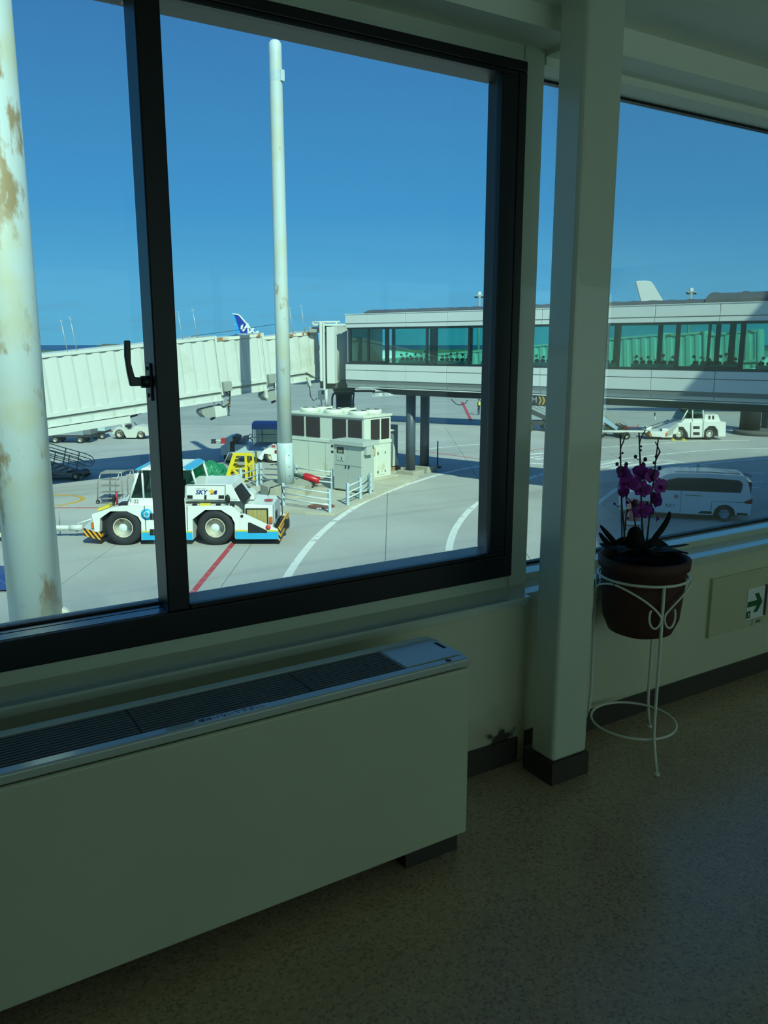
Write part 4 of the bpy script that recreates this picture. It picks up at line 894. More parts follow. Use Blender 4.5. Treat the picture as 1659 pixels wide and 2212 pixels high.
# bonnet with the airline name
DH = D0 + .22
bn = prism('bonnet', TWHITE, TT, ql([(399, 1083), (399, 1050), (404, 1047), (500, 1047), (519.5, 1083)], DH), 'y', Y0 + .22, Y1 - .3, .02)
prism('panel_gap', BLK, bn, ql([(401.5, 1080.5), (401.5, 1050.5), (404.5, 1048), (487.2, 1048.4), (487.2, 1081.5)], DH), 'y', Y0 + .208, Y0 + .235)
pn = prism('bonnet_panel', TWHITE, bn, ql([(402.5, 1079), (402.5, 1051), (405, 1049), (486, 1049.5), (486, 1080)], DH), 'y', Y0 + .195, Y0 + .23, .01)
for x in (404.5, 472.5): prism('panel_vent', BLK, bn, ql([(x, 1069.5), (x + 12, 1069.5), (x + 12, 1077), (x, 1077)], DH), 'y', Y0 + .185, Y0 + .20)
prism('rear_glass', BLK, bn, ql([(507, 1055), (515.5, 1049), (537, 1077.5), (526.5, 1090)], DH), 'y', Y0 + .19, Y0 + .8)
prism('guard_plate', TWHITE, bn, ql([(524, 1062), (540, 1060), (549, 1069), (549, 1079), (536, 1079)], DH + .7), 'y', Y0 + .92, Y0 + 1.5)
prism('panel_handle', BLK, bn, ql([(442, 1069), (446.5, 1069), (446.5, 1078), (442, 1078)], DH), 'y', Y0 + .17, Y0 + .19)
NAVY = M('navy_lettering', (38, 42, 120), .4); LGREY = M('grey_lettering', (150, 158, 160), .5); STAR = M('star_yellow', (240, 184, 30), .4)
yl = Y0 + .192
c = q(434.5, 1063.3, DH); lettering('bonnet_name', 'SKY', .215, NAVY, bn, (c[0], yl, c[1]), (1, 0, 0), (0, 0, 1), .28, .006, bold=.006)
c = q(434, 1055.4, DH); lettering('bonnet_slogan', 'YOUR WING.', .062, LGREY, bn, (c[0], yl, c[1]), (1, 0, 0), (0, 0, 1), .15, .006)
prism('bonnet_flag', NAVY, bn, ql([(453, 1067.8), (468.5, 1067.8), (469.5, 1059), (462, 1059)], DH), 'y', yl - .004, yl + .003)
c = q(458, 1061.5, DH); st = [(c[0] + (.125 if k % 2 == 0 else .05) * math.sin(k * math.pi / 5), c[1] + (.125 if k % 2 == 0 else .05) * math.cos(k * math.pi / 5)) for k in range(10)]
prism('bonnet_star', STAR, bn, st, 'y', yl - .008, yl - .003)
c = q(503, 1079.2, DH); lettering('bonnet_model', 'WT250E', .075, LGREY, bn, (c[0], Y0 + .217, c[1]), (1, 0, 0), (0, 0, 1), 0, .006)
# cab
DCB = D0 + .25
cb = prism('cab_base', TWHITE, TT, ql([(274, 1093), (281, 1076), (400, 1076), (400, 1093)], DCB), 'y', Y0 + .25, Y1 - .35)
c = q(289.5, 1083.5, DCB); lettering('cab_number', 'T-22', .165, M('print_dark', (34, 36, 42), .5), cb, (c[0], Y0 + .245, c[1]), (1, 0, 0), (0, 0, 1), 0, .006)
def cabpt(x, y, far=False):
    a, h = q(x, y, DCB); return (a, (Y1 - .38) if far else (Y0 + .28), h)
for far in (False, True):
    tube('cab_pillar', TWHITE, TT, [cabpt(278, 1083, far), cabpt(299.5, 1015, far)], .045, 6)
    tube('cab_pillar', TWHITE, TT, [cabpt(310, 1080, far), cabpt(306, 1015, far)], .035, 6)
    tube('cab_pillar', TWHITE, TT, [cabpt(424, 1050, far), cabpt(413, 1013, far)], .04, 6)
    yy = (Y1 - .36) if far else (Y0 + .27)
    prism('side_glass', CABGL, TT, ql([(283, 1076), (300.5, 1017), (305.5, 1017), (308.5, 1076)], DCB), 'y', yy, yy + .008)
    prism('side_glass', CABGL, TT, ql([(313, 1076), (309, 1017), (412, 1015), (421, 1050), (400, 1076)], DCB), 'y', yy, yy + .008)
a, b_ = Vector(cabpt(280, 1077)), Vector(cabpt(299, 1016)); a2, b2_ = Vector(cabpt(280, 1077, True)), Vector(cabpt(299, 1016, True))
off = Vector((.012, 0, 0)); mesh('windscreen', [a, b_, b2_, a2, a + off, b_ + off, b2_ + off, a2 + off], [(0, 1, 2, 3), (4, 7, 6, 5), (0, 4, 5, 1), (3, 2, 6, 7), (1, 5, 6, 2), (0, 3, 7, 4)], CABGL, TT)
rf = prism('cab_roof', TWHITE, TT, ql([(292.5, 1015), (301, 1009), (404, 1009), (417, 1015)], DCB), 'y', Y0 + .12, Y1 - .25, .02)
c1 = ql([(293.5, 1013), (302, 1007.7), (312, 1007.7), (306, 1013)], DCB); prism('roof_patch', CYAN, rf, c1, 'y', Y0 + .10, Y1 - .22)
c1 = ql([(396, 1008), (404, 1008), (416, 1014), (408, 1014)], DCB); prism('roof_patch', CYAN, rf, c1, 'y', Y0 + .10, Y1 - .22)
box('seat', BLK, TT, q(350, 0)[0], q(385, 0)[0], -.5, .3, 1.3, 2.0, .05)
cyl('mirror_arm', TWHITE, TT, cabpt(288, 1037), cabpt(292, 1022), .022, n=6)
# paint details on the near side
c = q(317, 1111); lathe('side_roundel', CYAN, TT, [(.001, Y0 - .012), (.19, Y0 - .012), (.19, Y0 + .01), (.001, Y0 + .01)], 28, (c[0], 0, c[1]), 'y')
lathe('side_roundel_ring', TWHITE, TT, [(.075, Y0 - .018), (.10, Y0 - .018), (.10, Y0 - .011), (.075, Y0 - .011)], 24, (c[0], 0, c[1]), 'y', True, True)
c = q(579.5, 1140); lathe('plate_roundel', M('coral_red', (206, 66, 66), .4), TT, [(.001, Y0 - .022), (.085, Y0 - .022), (.085, Y0 - .005), (.001, Y0 - .005)], 20, (c[0], 0, c[1] + .02), 'y')
for x, y in ((331, 1116), (331, 1150)): prism('step_recess', BLK, TT, ql([(x - 7, y - 7), (x + 6, y - 7), (x + 6, y + 6), (x - 7, y + 6)]), 'y', Y0 - .025, Y0 + .01)
tube('door_seam', BLK, TT, [(q(312, 1093)[0], Y0 - .004, q(312, 1093)[1]), (q(313, 1110)[0], Y0 - .004, q(313, 1110)[1]), (q(316, 1149)[0], Y0 - .004, q(316, 1149)[1])], .012, 5)
tube('door_seam', BLK, TT, [(q(404, 1094)[0], Y0 - .004, q(404, 1094)[1]), (q(405, 1148)[0], Y0 - .004, q(405, 1148)[1])], .012, 5)
def pad(x0, y0, x1, y1, ya, yb, m, nm='fender_pad'):
    (a, h1), (b_, h2) = q(x0, y0), q(x1, y1); return prism(nm, m, TT, [(a, h1 - .02), (b_, h2 - .02), (b_, h2 + .07), (a, h1 + .07)], 'y', ya, yb)
pad(208, 1105, 232, 1097, Y0 + .15, Y0 + .75, YEL); pad(265, 1090, 280, 1090, Y0 + 1.6, Y1, YEL)
pad(431, 1093, 453, 1093, Y0 + .05, Y0 + .17, YEL, 'chock_box')
for x in (415, 466, 496): pad(x, 1093.6, x + 9, 1093.6, Y0 + .03, Y0 + .17, BLK, 'deck_grip')
pad(254, 1093.5, 272, 1092.5, Y0 + .1, Y0 + .5, BLK, 'deck_grip')
ball('mirror', BLK, TT, (q(490.5, 1079)[0], Y0 + .10, q(490.5, 1079)[1]), (.085, .05, .15), 10, 7)
cyl('mirror_arm', BLK, TT, (q(489, 1092)[0], Y0 + .12, 1.30), (q(490.5, 1082)[0], Y0 + .10, 1.42), .02, n=6)
ball('mirror', BLK, TT, (q(238.5, 1083)[0], Y0 + .35, q(238.5, 1083)[1]), (.06, .10, .14), 10, 7)
cyl('mirror_arm', BLK, TT, (q(240, 1096)[0], Y0 + .35, 1.22), (q(239, 1086)[0], Y0 + .35, 1.35), .02, n=6)
tube('red_marker_post', M('marker_red', (170, 34, 30), .5), TT, [(q(244, 1094)[0], Y0 + .45, 1.24), (q(242, 1068)[0], Y0 + .45, q(242, 1068)[1])], .035, 6)
(xa, za) = q(200, 1135); box('marker_lamp', AMBER, TT, xa - .045, xa + .045, Y0 + .0, Y0 + .06, za - .10, za + .10)
box('cab_step_bar', TWHITE, TT, q(263, 0)[0], q(276, 0)[0], Y0 + 1.0, Y1 - .1, 1.30, 1.52)

# ---- tow bar coupled to its nose
ub, _ = uh(90, 1150, 27.2)
TBm = tag(empty('tow_bar', place(ub, 27.2), -YAW), 'long white aircraft tow bar coupled to the nose of the large tractor', 'tow bar')
pz = lambda x, y: (uh(x, y, 27.2)[0] - ub, 0.0, uh(x, y, 27.2)[1])
cyl('bar', RIBW, TBm, pz(-60, 1141), pz(180, 1139.5), .085, n=12)
cyl('bar_sleeve', RIBW, TBm, pz(150, 1140), pz(178, 1139.5), .105, n=12)
cyl('bar_pin', GREYP, TBm, Vector(pz(166, 1148)), Vector(pz(166, 1132)), .05, n=8)
tube('hitch_brace', RIBW, TBm, [pz(162, 1134), pz(178, 1128), pz(199, 1121)], .035, 6)
cyl('sign_staff', GREYP, TBm, pz(129, 1136), pz(127.5, 1103), .018, n=6)
tube('side_strut', RIBW, TBm, [pz(126, 1147), pz(144, 1143)], .03, 6)
for x in (60, 20):
    for dy_ in (-.5, .5):
        w_ = wheel(TBm, pz(x, 0)[0], pz(x, 0)[1] + dy_, .28, .16, -1, .5, False)
    cyl('axle', DKSTEEL, TBm, (pz(x, 0)[0], pz(x, 0)[1] - .5, .28), (pz(x, 0)[0], pz(x, 0)[1] + .5, .28), .04, n=8)
    cyl('axle_post', RIBW, TBm, (pz(x, 0)[0], pz(x, 0)[1], .28), (pz(x, 0)[0], pz(x, 0)[1], .62), .04, n=8)

# ---- second tractor under the walkway
DR = 56.4; UR, _ = uh(1500, 945, DR); pR = place(UR, DR + 1.1)
RT2 = tag(empty('towing_tractor', (pR.x, pR.y, G), -YAW), 'plain white towing tractor with a roofed cab under the walkway', 'tractor')
def r_(x, y, D=DR):
    a, h = uh(x, y, D); return (a - UR, max(h, .0))
def rl(l, D=DR): return [r_(x, y, D) for x, y in l]
prism('body', TWHITE, RT2, rl([(1429, 945), (1440, 931), (1464, 913.5), (1568, 911.5), (1567.5, 943), (1552, 943), (1551, 929), (1544, 920), (1532, 920), (1521.5, 929), (1520, 944.5), (1487.6, 945), (1485, 934), (1476, 922), (1462.5, 922), (1454.5, 931), (1452.5, 945)]), 'y', -1.1, 1.1)
mesh('bonnet', [(*r_(1404, 933), 0)] * 0 + [(r_(1406, 932)[0], -.95, r_(1406, 932)[1]), (r_(1441, 932)[0], -1.1, r_(1441, 932)[1]), (r_(1465, 913)[0], -1.1, r_(1465, 913)[1] + .02), (r_(1465, 913)[0], 1.1, r_(1465, 913)[1] + .02), (r_(1441, 932)[0], 1.1, r_(1441, 932)[1]), (r_(1406, 932)[0], .95, r_(1406, 932)[1]),
     (r_(1410, 944)[0], -.95, .22), (r_(1436, 945)[0], -1.1, .20), (r_(1465, 945)[0], -1.1, .5), (r_(1465, 945)[0], 1.1, .5), (r_(1436, 945)[0], 1.1, .20), (r_(1410, 944)[0], .95, .22)],
     [(0, 1, 4, 5), (1, 2, 3, 4), (0, 6, 7, 1), (1, 7, 8, 2), (5, 4, 10, 11), (4, 3, 9, 10), (0, 5, 11, 6), (6, 11, 10, 7), (7, 10, 9, 8), (2, 8, 9, 3)], TWHITE, RT2)
for yy in (-.5, .5): tube('bonnet_stripe', BLK, RT2, [(r_(1412, 929)[0], yy, r_(1412, 929)[1] + .02), (r_(1463, 913)[0], yy, r_(1463, 913)[1] + .05)], .025, 5)
for x, yy in ((1417, .7), (1436, -.85)):
    hl_ = box('headlamp', TWHITE, RT2, r_(x, 0)[0] - .22, r_(x, 0)[0] + .2, yy - .2, yy + .2, .58, .78, .02)
    box('lens', BLK, hl_, r_(x, 0)[0] - .235, r_(x, 0)[0] - .21, yy - .15, yy + .15, .61, .75)
box('front_bumper', HAZ, RT2, r_(1407, 0)[0] - .12, r_(1412, 0)[0], -.95, .95, .22, .50)
for x in (1467.5, 1533):
    for yy, sd in ((-.88, -1), (.88, 1)): wheel(RT2, r_(x, 940)[0], yy, .44, .36, sd)
    prism('wheel_arch', BLK, RT2, [(r_(x, 0)[0] + .62 * math.cos(k * math.pi / 8), .40 + .5 * math.sin(k * math.pi / 8)) for k in range(9)], 'y', -.66, -.62)
DC2 = DR + .15
def cp2(x, y, far=False):
    a, h = r_(x, y, DC2); return (a, .85 if far else -.95, h)
for far in (False, True):
    for (a, b_) in (((1470, 913), (1486.5, 884)), ((1496, 911), (1496, 884)), ((1519, 911), (1518.5, 884))): tube('cab_pillar', TWHITE, RT2, [cp2(*a, far), cp2(*b_, far)], .045, 6)
    yy = .85 if far else -.955
    prism('side_glass', CABGL, RT2, rl([(1479, 904), (1488, 885), (1518, 885), (1519, 904)], DC2), 'y', yy, yy + .01)
prism('cab_base', TWHITE, RT2, rl([(1472, 913), (1479, 904), (1521, 904), (1521, 913)], DC2), 'y', -.95, .85)
a, b_ = Vector(cp2(1446, 905)), Vector(cp2(1455, 884)); a2, b2_ = Vector((a.x, .85, a.z)), Vector((b_.x, .85, b_.z))
a = Vector(cp2(1472, 907)); b_ = Vector(cp2(1486, 884)); a.y = b_.y = -.95; a2, b2_ = Vector((a.x, .85, a.z)), Vector((b_.x, .85, b_.z))
mesh('windscreen', [a, b_, b2_, a2, a + off, b_ + off, b2_ + off, a2 + off], [(0, 1, 2, 3), (4, 7, 6, 5), (0, 4, 5, 1), (3, 2, 6, 7), (1, 5, 6, 2), (0, 3, 7, 4)], CABGL, RT2)
prism('cab_roof', M('grey_roof_paint', (110, 122, 124), .5), RT2, rl([(1472, 883.5), (1478, 879.5), (1534, 880), (1536, 883.5)], DC2), 'y', -1.1, 1.1, .03)
prism('engine_cover', TWHITE, RT2, rl([(1522, 911), (1522, 896), (1552, 896), (1557, 911)], DC2 + .3), 'y', -.6, .8, .02)
for x in (1533, 1541): prism('cover_vent', BLK, RT2, rl([(x - 2, 898), (x + 2, 898), (x + 2, 906), (x - 2, 906)], DC2 + .3), 'y', -.62, -.59)
dr = prism('cab_door', TWHITE, RT2, rl([(1494, 917), (1515, 917), (1515, 942), (1494, 942)]), 'y', -1.13, -1.09)
for y in (923.5, 936.5): prism('door_window', BLK, dr, rl([(1497, y - 3), (1511, y - 3), (1511, y + 3), (1497, y + 3)]), 'y', -1.145, -1.12)
tube('door_seam', BLK, RT2, [(*[r_(1492, 912)[0], -1.11, r_(1492, 912)[1]],), (r_(1491.5, 944)[0], -1.11, .12)], .02, 5)
tube('door_seam', BLK, RT2, [(r_(1519, 912)[0], -1.11, r_(1519, 912)[1]), (r_(1518, 944)[0], -1.11, .12)], .02, 5)
box('marker_lamp', AMBER, RT2, r_(1437, 0)[0], r_(1440.5, 0)[0], -1.14, -1.09, .28, .50)
box('seat', BLK, RT2, r_(1496, 0)[0], r_(1512, 0)[0], -.4, .4, 1.1, 1.7, .04)
tube('mirror_arm', TWHITE, RT2, [(r_(1437, 907)[0], .9, 1.1), (r_(1435.5, 900)[0], .9, 1.45)], .03, 5)
ball('mirror', BLK, RT2, (r_(1435, 897)[0], .9, 1.62), (.06, .08, .14), 8, 6)
tube('exhaust', GREYP, RT2, [(r_(1533, 896)[0], .3, 1.6), (r_(1545, 890)[0], .3, 1.8), (r_(1556, 892)[0], .3, 1.75)], .05, 6)
for k, (x, sd) in enumerate(((1454, 'front'), (1476, 'rear'))):
    p = gp(x, 951.5); ck = tag(empty('wheel_chock', (p.x, p.y, G), -YAW), 'yellow wheel chock on the ' + sd + ' side of the plain tractor front tyre', 'chock', 'chocks of the plain tractor')
    prism('wedge', YEL, ck, [(-.16, 0), (.16, 0), (.02 if k else -.02, .16)], 'y', -.15, .15)
tb2 = tag(empty('tow_bar', (*gp(1360, 948)[:2], G), -YAW), 'white tow bar with small wheels before the plain tractor, behind the orchid', 'tow bar')
cyl('bar', RIBW, tb2, (-3.2, 0, .52), (1.7, 0, .50), .10, n=10)
for yy in (-.4, .4): wheel(tb2, -.35, yy, .26, .16, -1, .5, False)
cyl('axle', DKSTEEL, tb2, (-.35, -.4, .26), (-.35, .4, .26), .05, n=8); cyl('axle_post', RIBW, tb2, (-.35, 0, .26), (-.35, 0, .52), .05, n=8)
tube('red_lever', M('marker_red', (170, 34, 30), .5), tb2, [(-.5, 0, .6), (-.2, 0, .85), (.3, 0, .75), (.6, 0, 1.0)], .03, 5)

# ---- van in the shade
rw = gp(1560, 1127); vd = Vector((-.675, .738, 0)); vz = math.atan2(vd.y, vd.x)
VAN = tag(empty('passenger_van', (rw.x + .675 * .95 + .738 * 1.60, rw.y - .738 * .95 + .675 * 1.60, G), vz), 'pale blue-white passenger van parked in the building shade behind the orchid', 'van'); VAN.scale = (.95, .95, .94)
VP = M('van_paint', (222, 228, 226), .3, var=.02, coat=.4); VG = M('van_dark_glass', (34, 44, 48), .08, var=.05, spec=.9)
# local x runs from the rear bumper to the nose, local y is the side facing the window (positive)
def arch(cx, r=.40, n=7): return [(cx + r * math.cos(math.pi * (1 - k / n)), .30 + r * .98 * math.sin(math.pi * (1 - k / n))) for k in range(n + 1)]
side = [(.02, .30), (-.02, .75), (.06, 1.20), (.16, 1.55), (.26, 1.80), (.42, 1.88), (1.6, 1.92), (2.9, 1.88), (3.25, 1.80), (3.62, 1.52), (4.02, 1.18), (4.62, 1.02), (4.90, .82), (4.96, .55), (4.92, .28), (4.42, .26)] + list(reversed(arch(4.02))) + [(3.60, .24), (1.37, .24)] + list(reversed(arch(.95))) + [(.53, .28)]
vb = prism('body', VP, VAN, side, 'y', 0, 1.72, .05)
vb.location.y = -.0
for x in (.95, 4.02):
    for yy, sd in ((.13, -1), (1.59, 1)):
        w_ = wheel(VAN, x, yy, .325, .22, sd, .62, False, M('alloy', (184, 192, 198), .4))
        for k in range(6):
            a = k * math.pi / 3; e = Vector((math.cos(a), 0, math.sin(a)))
            tube('alloy_spoke', M('alloy', (184, 192, 198), .4), w_, [Vector((x, yy + sd * .10, .325)) + e * .04, Vector((x, yy + sd * .108, .325)) + e * .19], .022, 5)
box('underbody', BLK, VAN, .4, 4.6, .2, 1.5, .20, .5)
for (yy, y2, nm) in ((-.012, .02, 'n'), (1.70, 1.732, 'f')):
    prism('side_glass', VG, VAN, [(.42, 1.20), (.36, 1.55), (.50, 1.70), (1.6, 1.74), (2.8, 1.70), (3.15, 1.60), (3.52, 1.30), (3.50, 1.18)], 'y', yy, y2, .008)
    prism('sill_trim', BLK, VAN, [(1.42, .30), (1.95, .30), (1.80, .40), (1.42, .40)], 'y', yy, y2)
    box('sill_trim', BLK, VAN, .10, .50, yy, y2, .30, .40)
    prism('tail_lamp', M('tail_red', (150, 24, 22), .25), VAN, [(-.02, .78), (-.02, 1.0), (.28, .86), (.22, .78)], 'y', yy, y2)
box('rear_glass', VG, VAN, .02, .12, .2, 1.52, 1.15, 1.62)
tube('roof_rail', GREYP, VAN, [(.5, 1.60, 1.93), (1.6, 1.60, 1.96), (2.9, 1.60, 1.92)], .02, 5)
tube('door_handle', GREYP, VAN, [(2.45, 1.74, 1.02), (2.15, 1.755, 1.03), (1.85, 1.74, 1.02)], .018, 5)
tube('door_seam', M('seam_grey', (110, 122, 130), .5), VAN, [(1.45, 1.724, .30), (1.45, 1.724, .80), (1.2, 1.724, .82), (.15, 1.724, .82)], .010, 4)
tube('door_seam', M('seam_grey', (110, 122, 130), .5), VAN, [(2.60, 1.724, .30), (2.60, 1.724, 1.18)], .008, 4)
c = (2.78, .94); lathe('door_roundel', M('crimson', (170, 30, 40), .4), VAN, [(.06, 1.718), (.085, 1.718), (.085, 1.726), (.06, 1.726)], 20, (c[0], 0, c[1]), 'y', True, True)
prism('roundel_wing', M('crimson', (170, 30, 40), .4), VAN, [(c[0] + .05, c[1] - .02), (c[0] - .03, c[1] + .035), (c[0] - .05, c[1] + .01), (c[0] + .01, c[1] - .04)], 'y', 1.718, 1.726)
lettering('door_number', 'KZ-1', .17, M('print_dark', (34, 36, 42), .5), VAN, (2.98, 1.724, .56), (-1, 0, 0), (0, 0, 1), 0, .006)
box('headlamp', M('lamp_pale', (200, 206, 206), .2), VAN, 4.70, 4.93, 1.42, 1.725, .70, .84, .02)
tube('antenna', BLK, VAN, [(.25, .9, 1.86), (-.05, .9, 1.75)], .015, 5)
tube('wiper', BLK, VAN, [(.02, .7, 1.2), (-.06, .9, 1.1)], .02, 5)
CN = tag(empty('traffic_barrier', (*gp(1362, 1133)[:2], G), -YAW), 'faded red and white traffic barrier seen behind the orchid stems', 'barrier')
prism('barrier_body', M('faded_red', (196, 110, 104), .6), CN, [(-.22, 0), (.30, 0), (.22, .95), (-.02, .95)], 'y', -.2, .2, .02)
box('barrier_band', M('sign_white', (232, 238, 232), .35), CN, -.20, .30, -.215, .215, .04, .16)

# ================================================================== CHILLER ISLAND
ISL = M('island_concrete', (186, 182, 164), .9, var=.10, scale=1.2)
IS = struct(empty('island_kerb', (0, 0, G)), 'raised concrete island under the chiller and mast')
prism('island_top', ISL, IS, [tuple(gp(x, y)[:2]) for x, y in ((560, 1075), (604, 1106), (660, 1112), (722, 1115), (764, 1094), (808, 1076), (838, 1062), (905, 1034), (870, 1005), (600, 1005), (520, 1040))], 'z', 0.006, .12)
CHW = stain_mat('chiller_white_paint', (216, 222, 208), (190, 184, 156), 1.1, .60, .72, rough=.5)
LOUV = M('brown_louvre', (52, 40, 38), .6, var=.15, scale=20)
cc = onz(786, 1038, G + .22); LCH, WCH, HCH = 4.85, 2.05, 3.0
CH = tag(empty('chiller_unit', (cc.x, cc.y, G), CZ), 'large white rooftop style chiller with brown louvres and round fans, on the island', 'chiller')
# local x: along the walkway line (0 at the near corner, negative away), local y: across
box('base_plinth', ISL, CH, -LCH - .2, .25, -.2, WCH + .3, .12, .26, .02)
box('lower_body', CHW, CH, -LCH, 0, 0, WCH, .26, 1.92)
box('upper_body', CHW, CH, -LCH, 0, .02, WCH - .02, 1.95, 3.14)
box('body_band', CHW, CH, -LCH - .03, .03, -.03, WCH + .03, 1.86, 2.00)
box('roof_lid', CHW, CH, -LCH - .05, .05, -.05, WCH + .05, 3.14, 3.24, .01)
for a, b_ in ((-.95, -.12), (-1.95, -1.10), (-3.72, -2.80), (-4.75, -3.88)):
    lv = box('louvre', LOUV, CH, a, b_, -.012, .05, 2.06, 3.04)
    for k in range(9): box('louvre_blade', LOUV, lv, a + .02, b_ - .02, -.024, -.004, 2.10 + k * .105, 2.13 + k * .105)
for a, b_ in ((.52, 1.18), (1.30, 1.92)):
    lv = box('louvre', LOUV, CH, -.05, .012, a, b_, 2.06, 3.04)
    for k in range(9): box('louvre_blade', LOUV, lv, .004, .024, a + .02, b_ - .02, 2.10 + k * .105, 2.13 + k * .105)
for a in (-.75, -2.35, -3.95):
    for y in (.52, 1.52):
        fn = cyl('fan_shroud', CHW, CH, (a, y, 3.22), (a, y, 3.45), .50, .46, n=24)
        cyl('fan_grille', DKSTEEL, fn, (a, y, 3.449), (a, y, 3.456), .38, n=20)
        cyl('fan_hub', CHW, fn, (a, y, 3.45), (a, y, 3.465), .14, n=14)
dr = box('service_door', CHW, CH, -1.75, -1.0, -.02, .03, 1.10, 1.80, .005)
for z in (1.25, 1.66): box('door_catch', BLK, dr, -1.66, -1.61, -.05, -.01, z - .06, z + .06)
for z in (1.38, 1.66): box('gauge_window', BLK, CH, -2.05, -1.92, -.02, .02, z, z + .10)
dr = box('service_door', CHW, CH, -.03, .025, .98, 1.60, .36, 1.60, .005)
for z in (.5, 1.4):
    box('door_hinge', BLK, dr, .02, .045, 1.55, 1.59, z - .05, z + .05); box('door_catch', BLK, dr, .02, .05, 1.0, 1.04, z - .07, z + .07)
box('notice_plate', SWHITE, CH, -.01, .02, .14, .42, 1.20, 1.66)
box('meter_box', M('tan_box', (196, 176, 130), .5), CH, -.01, .09, .52, .78, 1.36, 1.72, .01)
for a in (-2.45, -3.6): box('panel_seam', GREYP, CH, a, a + .015, -.006, .01, .30, 1.84)
# small cabinet in front of it
c2 = onz(722, 1058, G + .12)
CA = tag(empty('control_cabinet', (c2.x, c2.y, G + .10), CZ), 'light grey control cabinet with an overhanging cap before the chiller', 'cabinet')
CBM = M('cabinet_grey', (182, 190, 182), .45, var=.03)
box('cabinet_foot', DKSTEEL, CA, .03, 1.62, .03, .78, 0, .08)
box('cabinet_body', CBM, CA, 0, 1.65, 0, .82, .08, 2.10, .01)
box('cabinet_cap', CBM, CA, -.10, 1.86, -.16, .95, 2.10, 2.30, .015)
box('cap_skirt', CBM, CA, 1.64, 1.84, .1, .5, 1.72, 2.12, .01)
for a, b_, z0, z1 in ((.02, .81, 1.20, 2.06), (.84, 1.63, 1.20, 2.06), (.02, .81, .12, 1.17), (.84, 1.63, .12, 1.17)):
    d_ = box('cabinet_door', CBM, CA, a, b_, -.025, .01, z0, z1, .006)
    xh = b_ - .08 if a < .5 else a + .08
    if z0 < 1: box('door_handle', BLK, d_, xh - .02, xh + .02, -.055, -.02, z1 - .10, z1 + .04)
vw = box('viewing_window', BLK, CA, .22, .62, -.04, -.02, 1.72, 1.98); box('meter_face', M('meter_olive', (150, 150, 110), .4), vw, .30, .56, -.045, -.035, 1.75, 1.86)
ht = box('lower_hatch', CBM, CA, .20, .62, -.045, -.02, 1.38, 1.62, .004); box('hatch_catch', BLK, ht, .50, .53, -.06, -.04, 1.44, 1.54)
# grey switchgear beyond the chiller
g0 = gp(860, 1030)
SG = tag(empty('switchgear_box', (g0.x - .2, g0.y + .9, G), CZ), 'grey switchgear cabinet with white pipework between chiller and pier', 'cabinet')
box('gear_body', M('gear_grey', (112, 122, 126), .5), SG, -1.6, -.2, 0, 1.3, .3, 2.45, .02)
box('gear_plinth', M('rusty_plinth', (150, 124, 92), .8), SG, -1.7, -.05, -.1, 1.35, 0, .30)
tube('white_pipe', RIBW, SG, [(-.12, -.05, .35), (-.12, -.05, 2.1), (-.12, .5, 2.2), (-.12, .95, 2.2)], .06, 8)
tube('white_pipe', RIBW, SG, [(-.10, .35, .35), (-.10, .35, 1.9)], .06, 8)
box('pipe_panel', RIBW, SG, -.18, -.12, .05, .5, .55, 2.0)
prism('white_fin', RIBW, SG, [(.75, .35), (1.25, .35), (.80, 1.5)], 'x', -.14, -.08)
# thin marker post on the apron
mp_ = gp(945, 1010); MP = tag(empty('marker_post', (mp_.x, mp_.y, G)), 'thin dark marker post standing to the right of the walkway piers', 'post')
cyl('post', DKSTEEL, MP, (0, 0, 0), (0, 0, 1.45), .035, n=8); cyl('post_base', DKSTEEL, MP, (0, 0, 0), (0, 0, .08), .22, n=12)

# ------------------------------------------------------------------ guard rails
FEN = stain_mat('rail_white_paint', (210, 220, 218), (150, 138, 112), 4, .62, .68, rough=.5)
FENB = M('rail_post_blue', (178, 198, 208), .5, var=.06)
def guard_rail(pix, label, h=.92, zb=.12, posts=None):
    P = [onz(x, y, G + zb) for x, y in pix]; c = P[0]
    E_ = tag(empty('guard_rail', (c.x, c.y, G + zb)), label, 'railing', 'white guard rails on the island')
    for p in (posts and [onz(x, y, G + zb) for x, y in posts]) or P:
        d = p - c; box('post', FENB, E_, d.x - .055, d.x + .055, d.y - .055, d.y + .055, 0, h, .01)
    for z in (.30, .52, .78) if h > .8 else (.25, .45, .65):
        tube('rail', FEN, E_, [Vector((p.x - c.x, p.y - c.y, z)) - HF * .06 for p in P], .03, 6)
    return E_
guard_rail([(612, 1092), (712, 1107)], 'white three bar guard rail at the front edge of the island by the tractor')
guard_rail([(751, 1091), (778, 1078), (800, 1066)], 'short white guard rail beside the curved edge line before the cabinet')
guard_rail([(640, 1046), (717, 1056)], 'white guard rail between the mast and the control cabinet')
guard_rail([(460, 1080), (521, 1062), (555, 1050)], 'white guard rail rising behind the tractor bonnet to the yellow steps', 1.05)
guard_rail([(564, 1048), (612, 1050)], 'white guard rail between the yellow steps and the mast', 1.05)
# manhole
mh_ = onz(694, 1094, G + .12); MHo = tag(empty('manhole_cover', (mh_.x, mh_.y, G + .12)), 'rusty round manhole cover on the island before the mast foot', 'manhole')
cyl('cover', M('rusty_iron', (128, 84, 66), .8, var=.2, scale=5), MHo, (0, 0, 0), (0, 0, .015), .55, n=28)
strip_ = box('cover_lug', SWHITE, MHo, .25, .5, .25, .4, .012, .03); box('cover_lug', SWHITE, MHo, -.4, -.2, -.45, -.3, .012, .03)
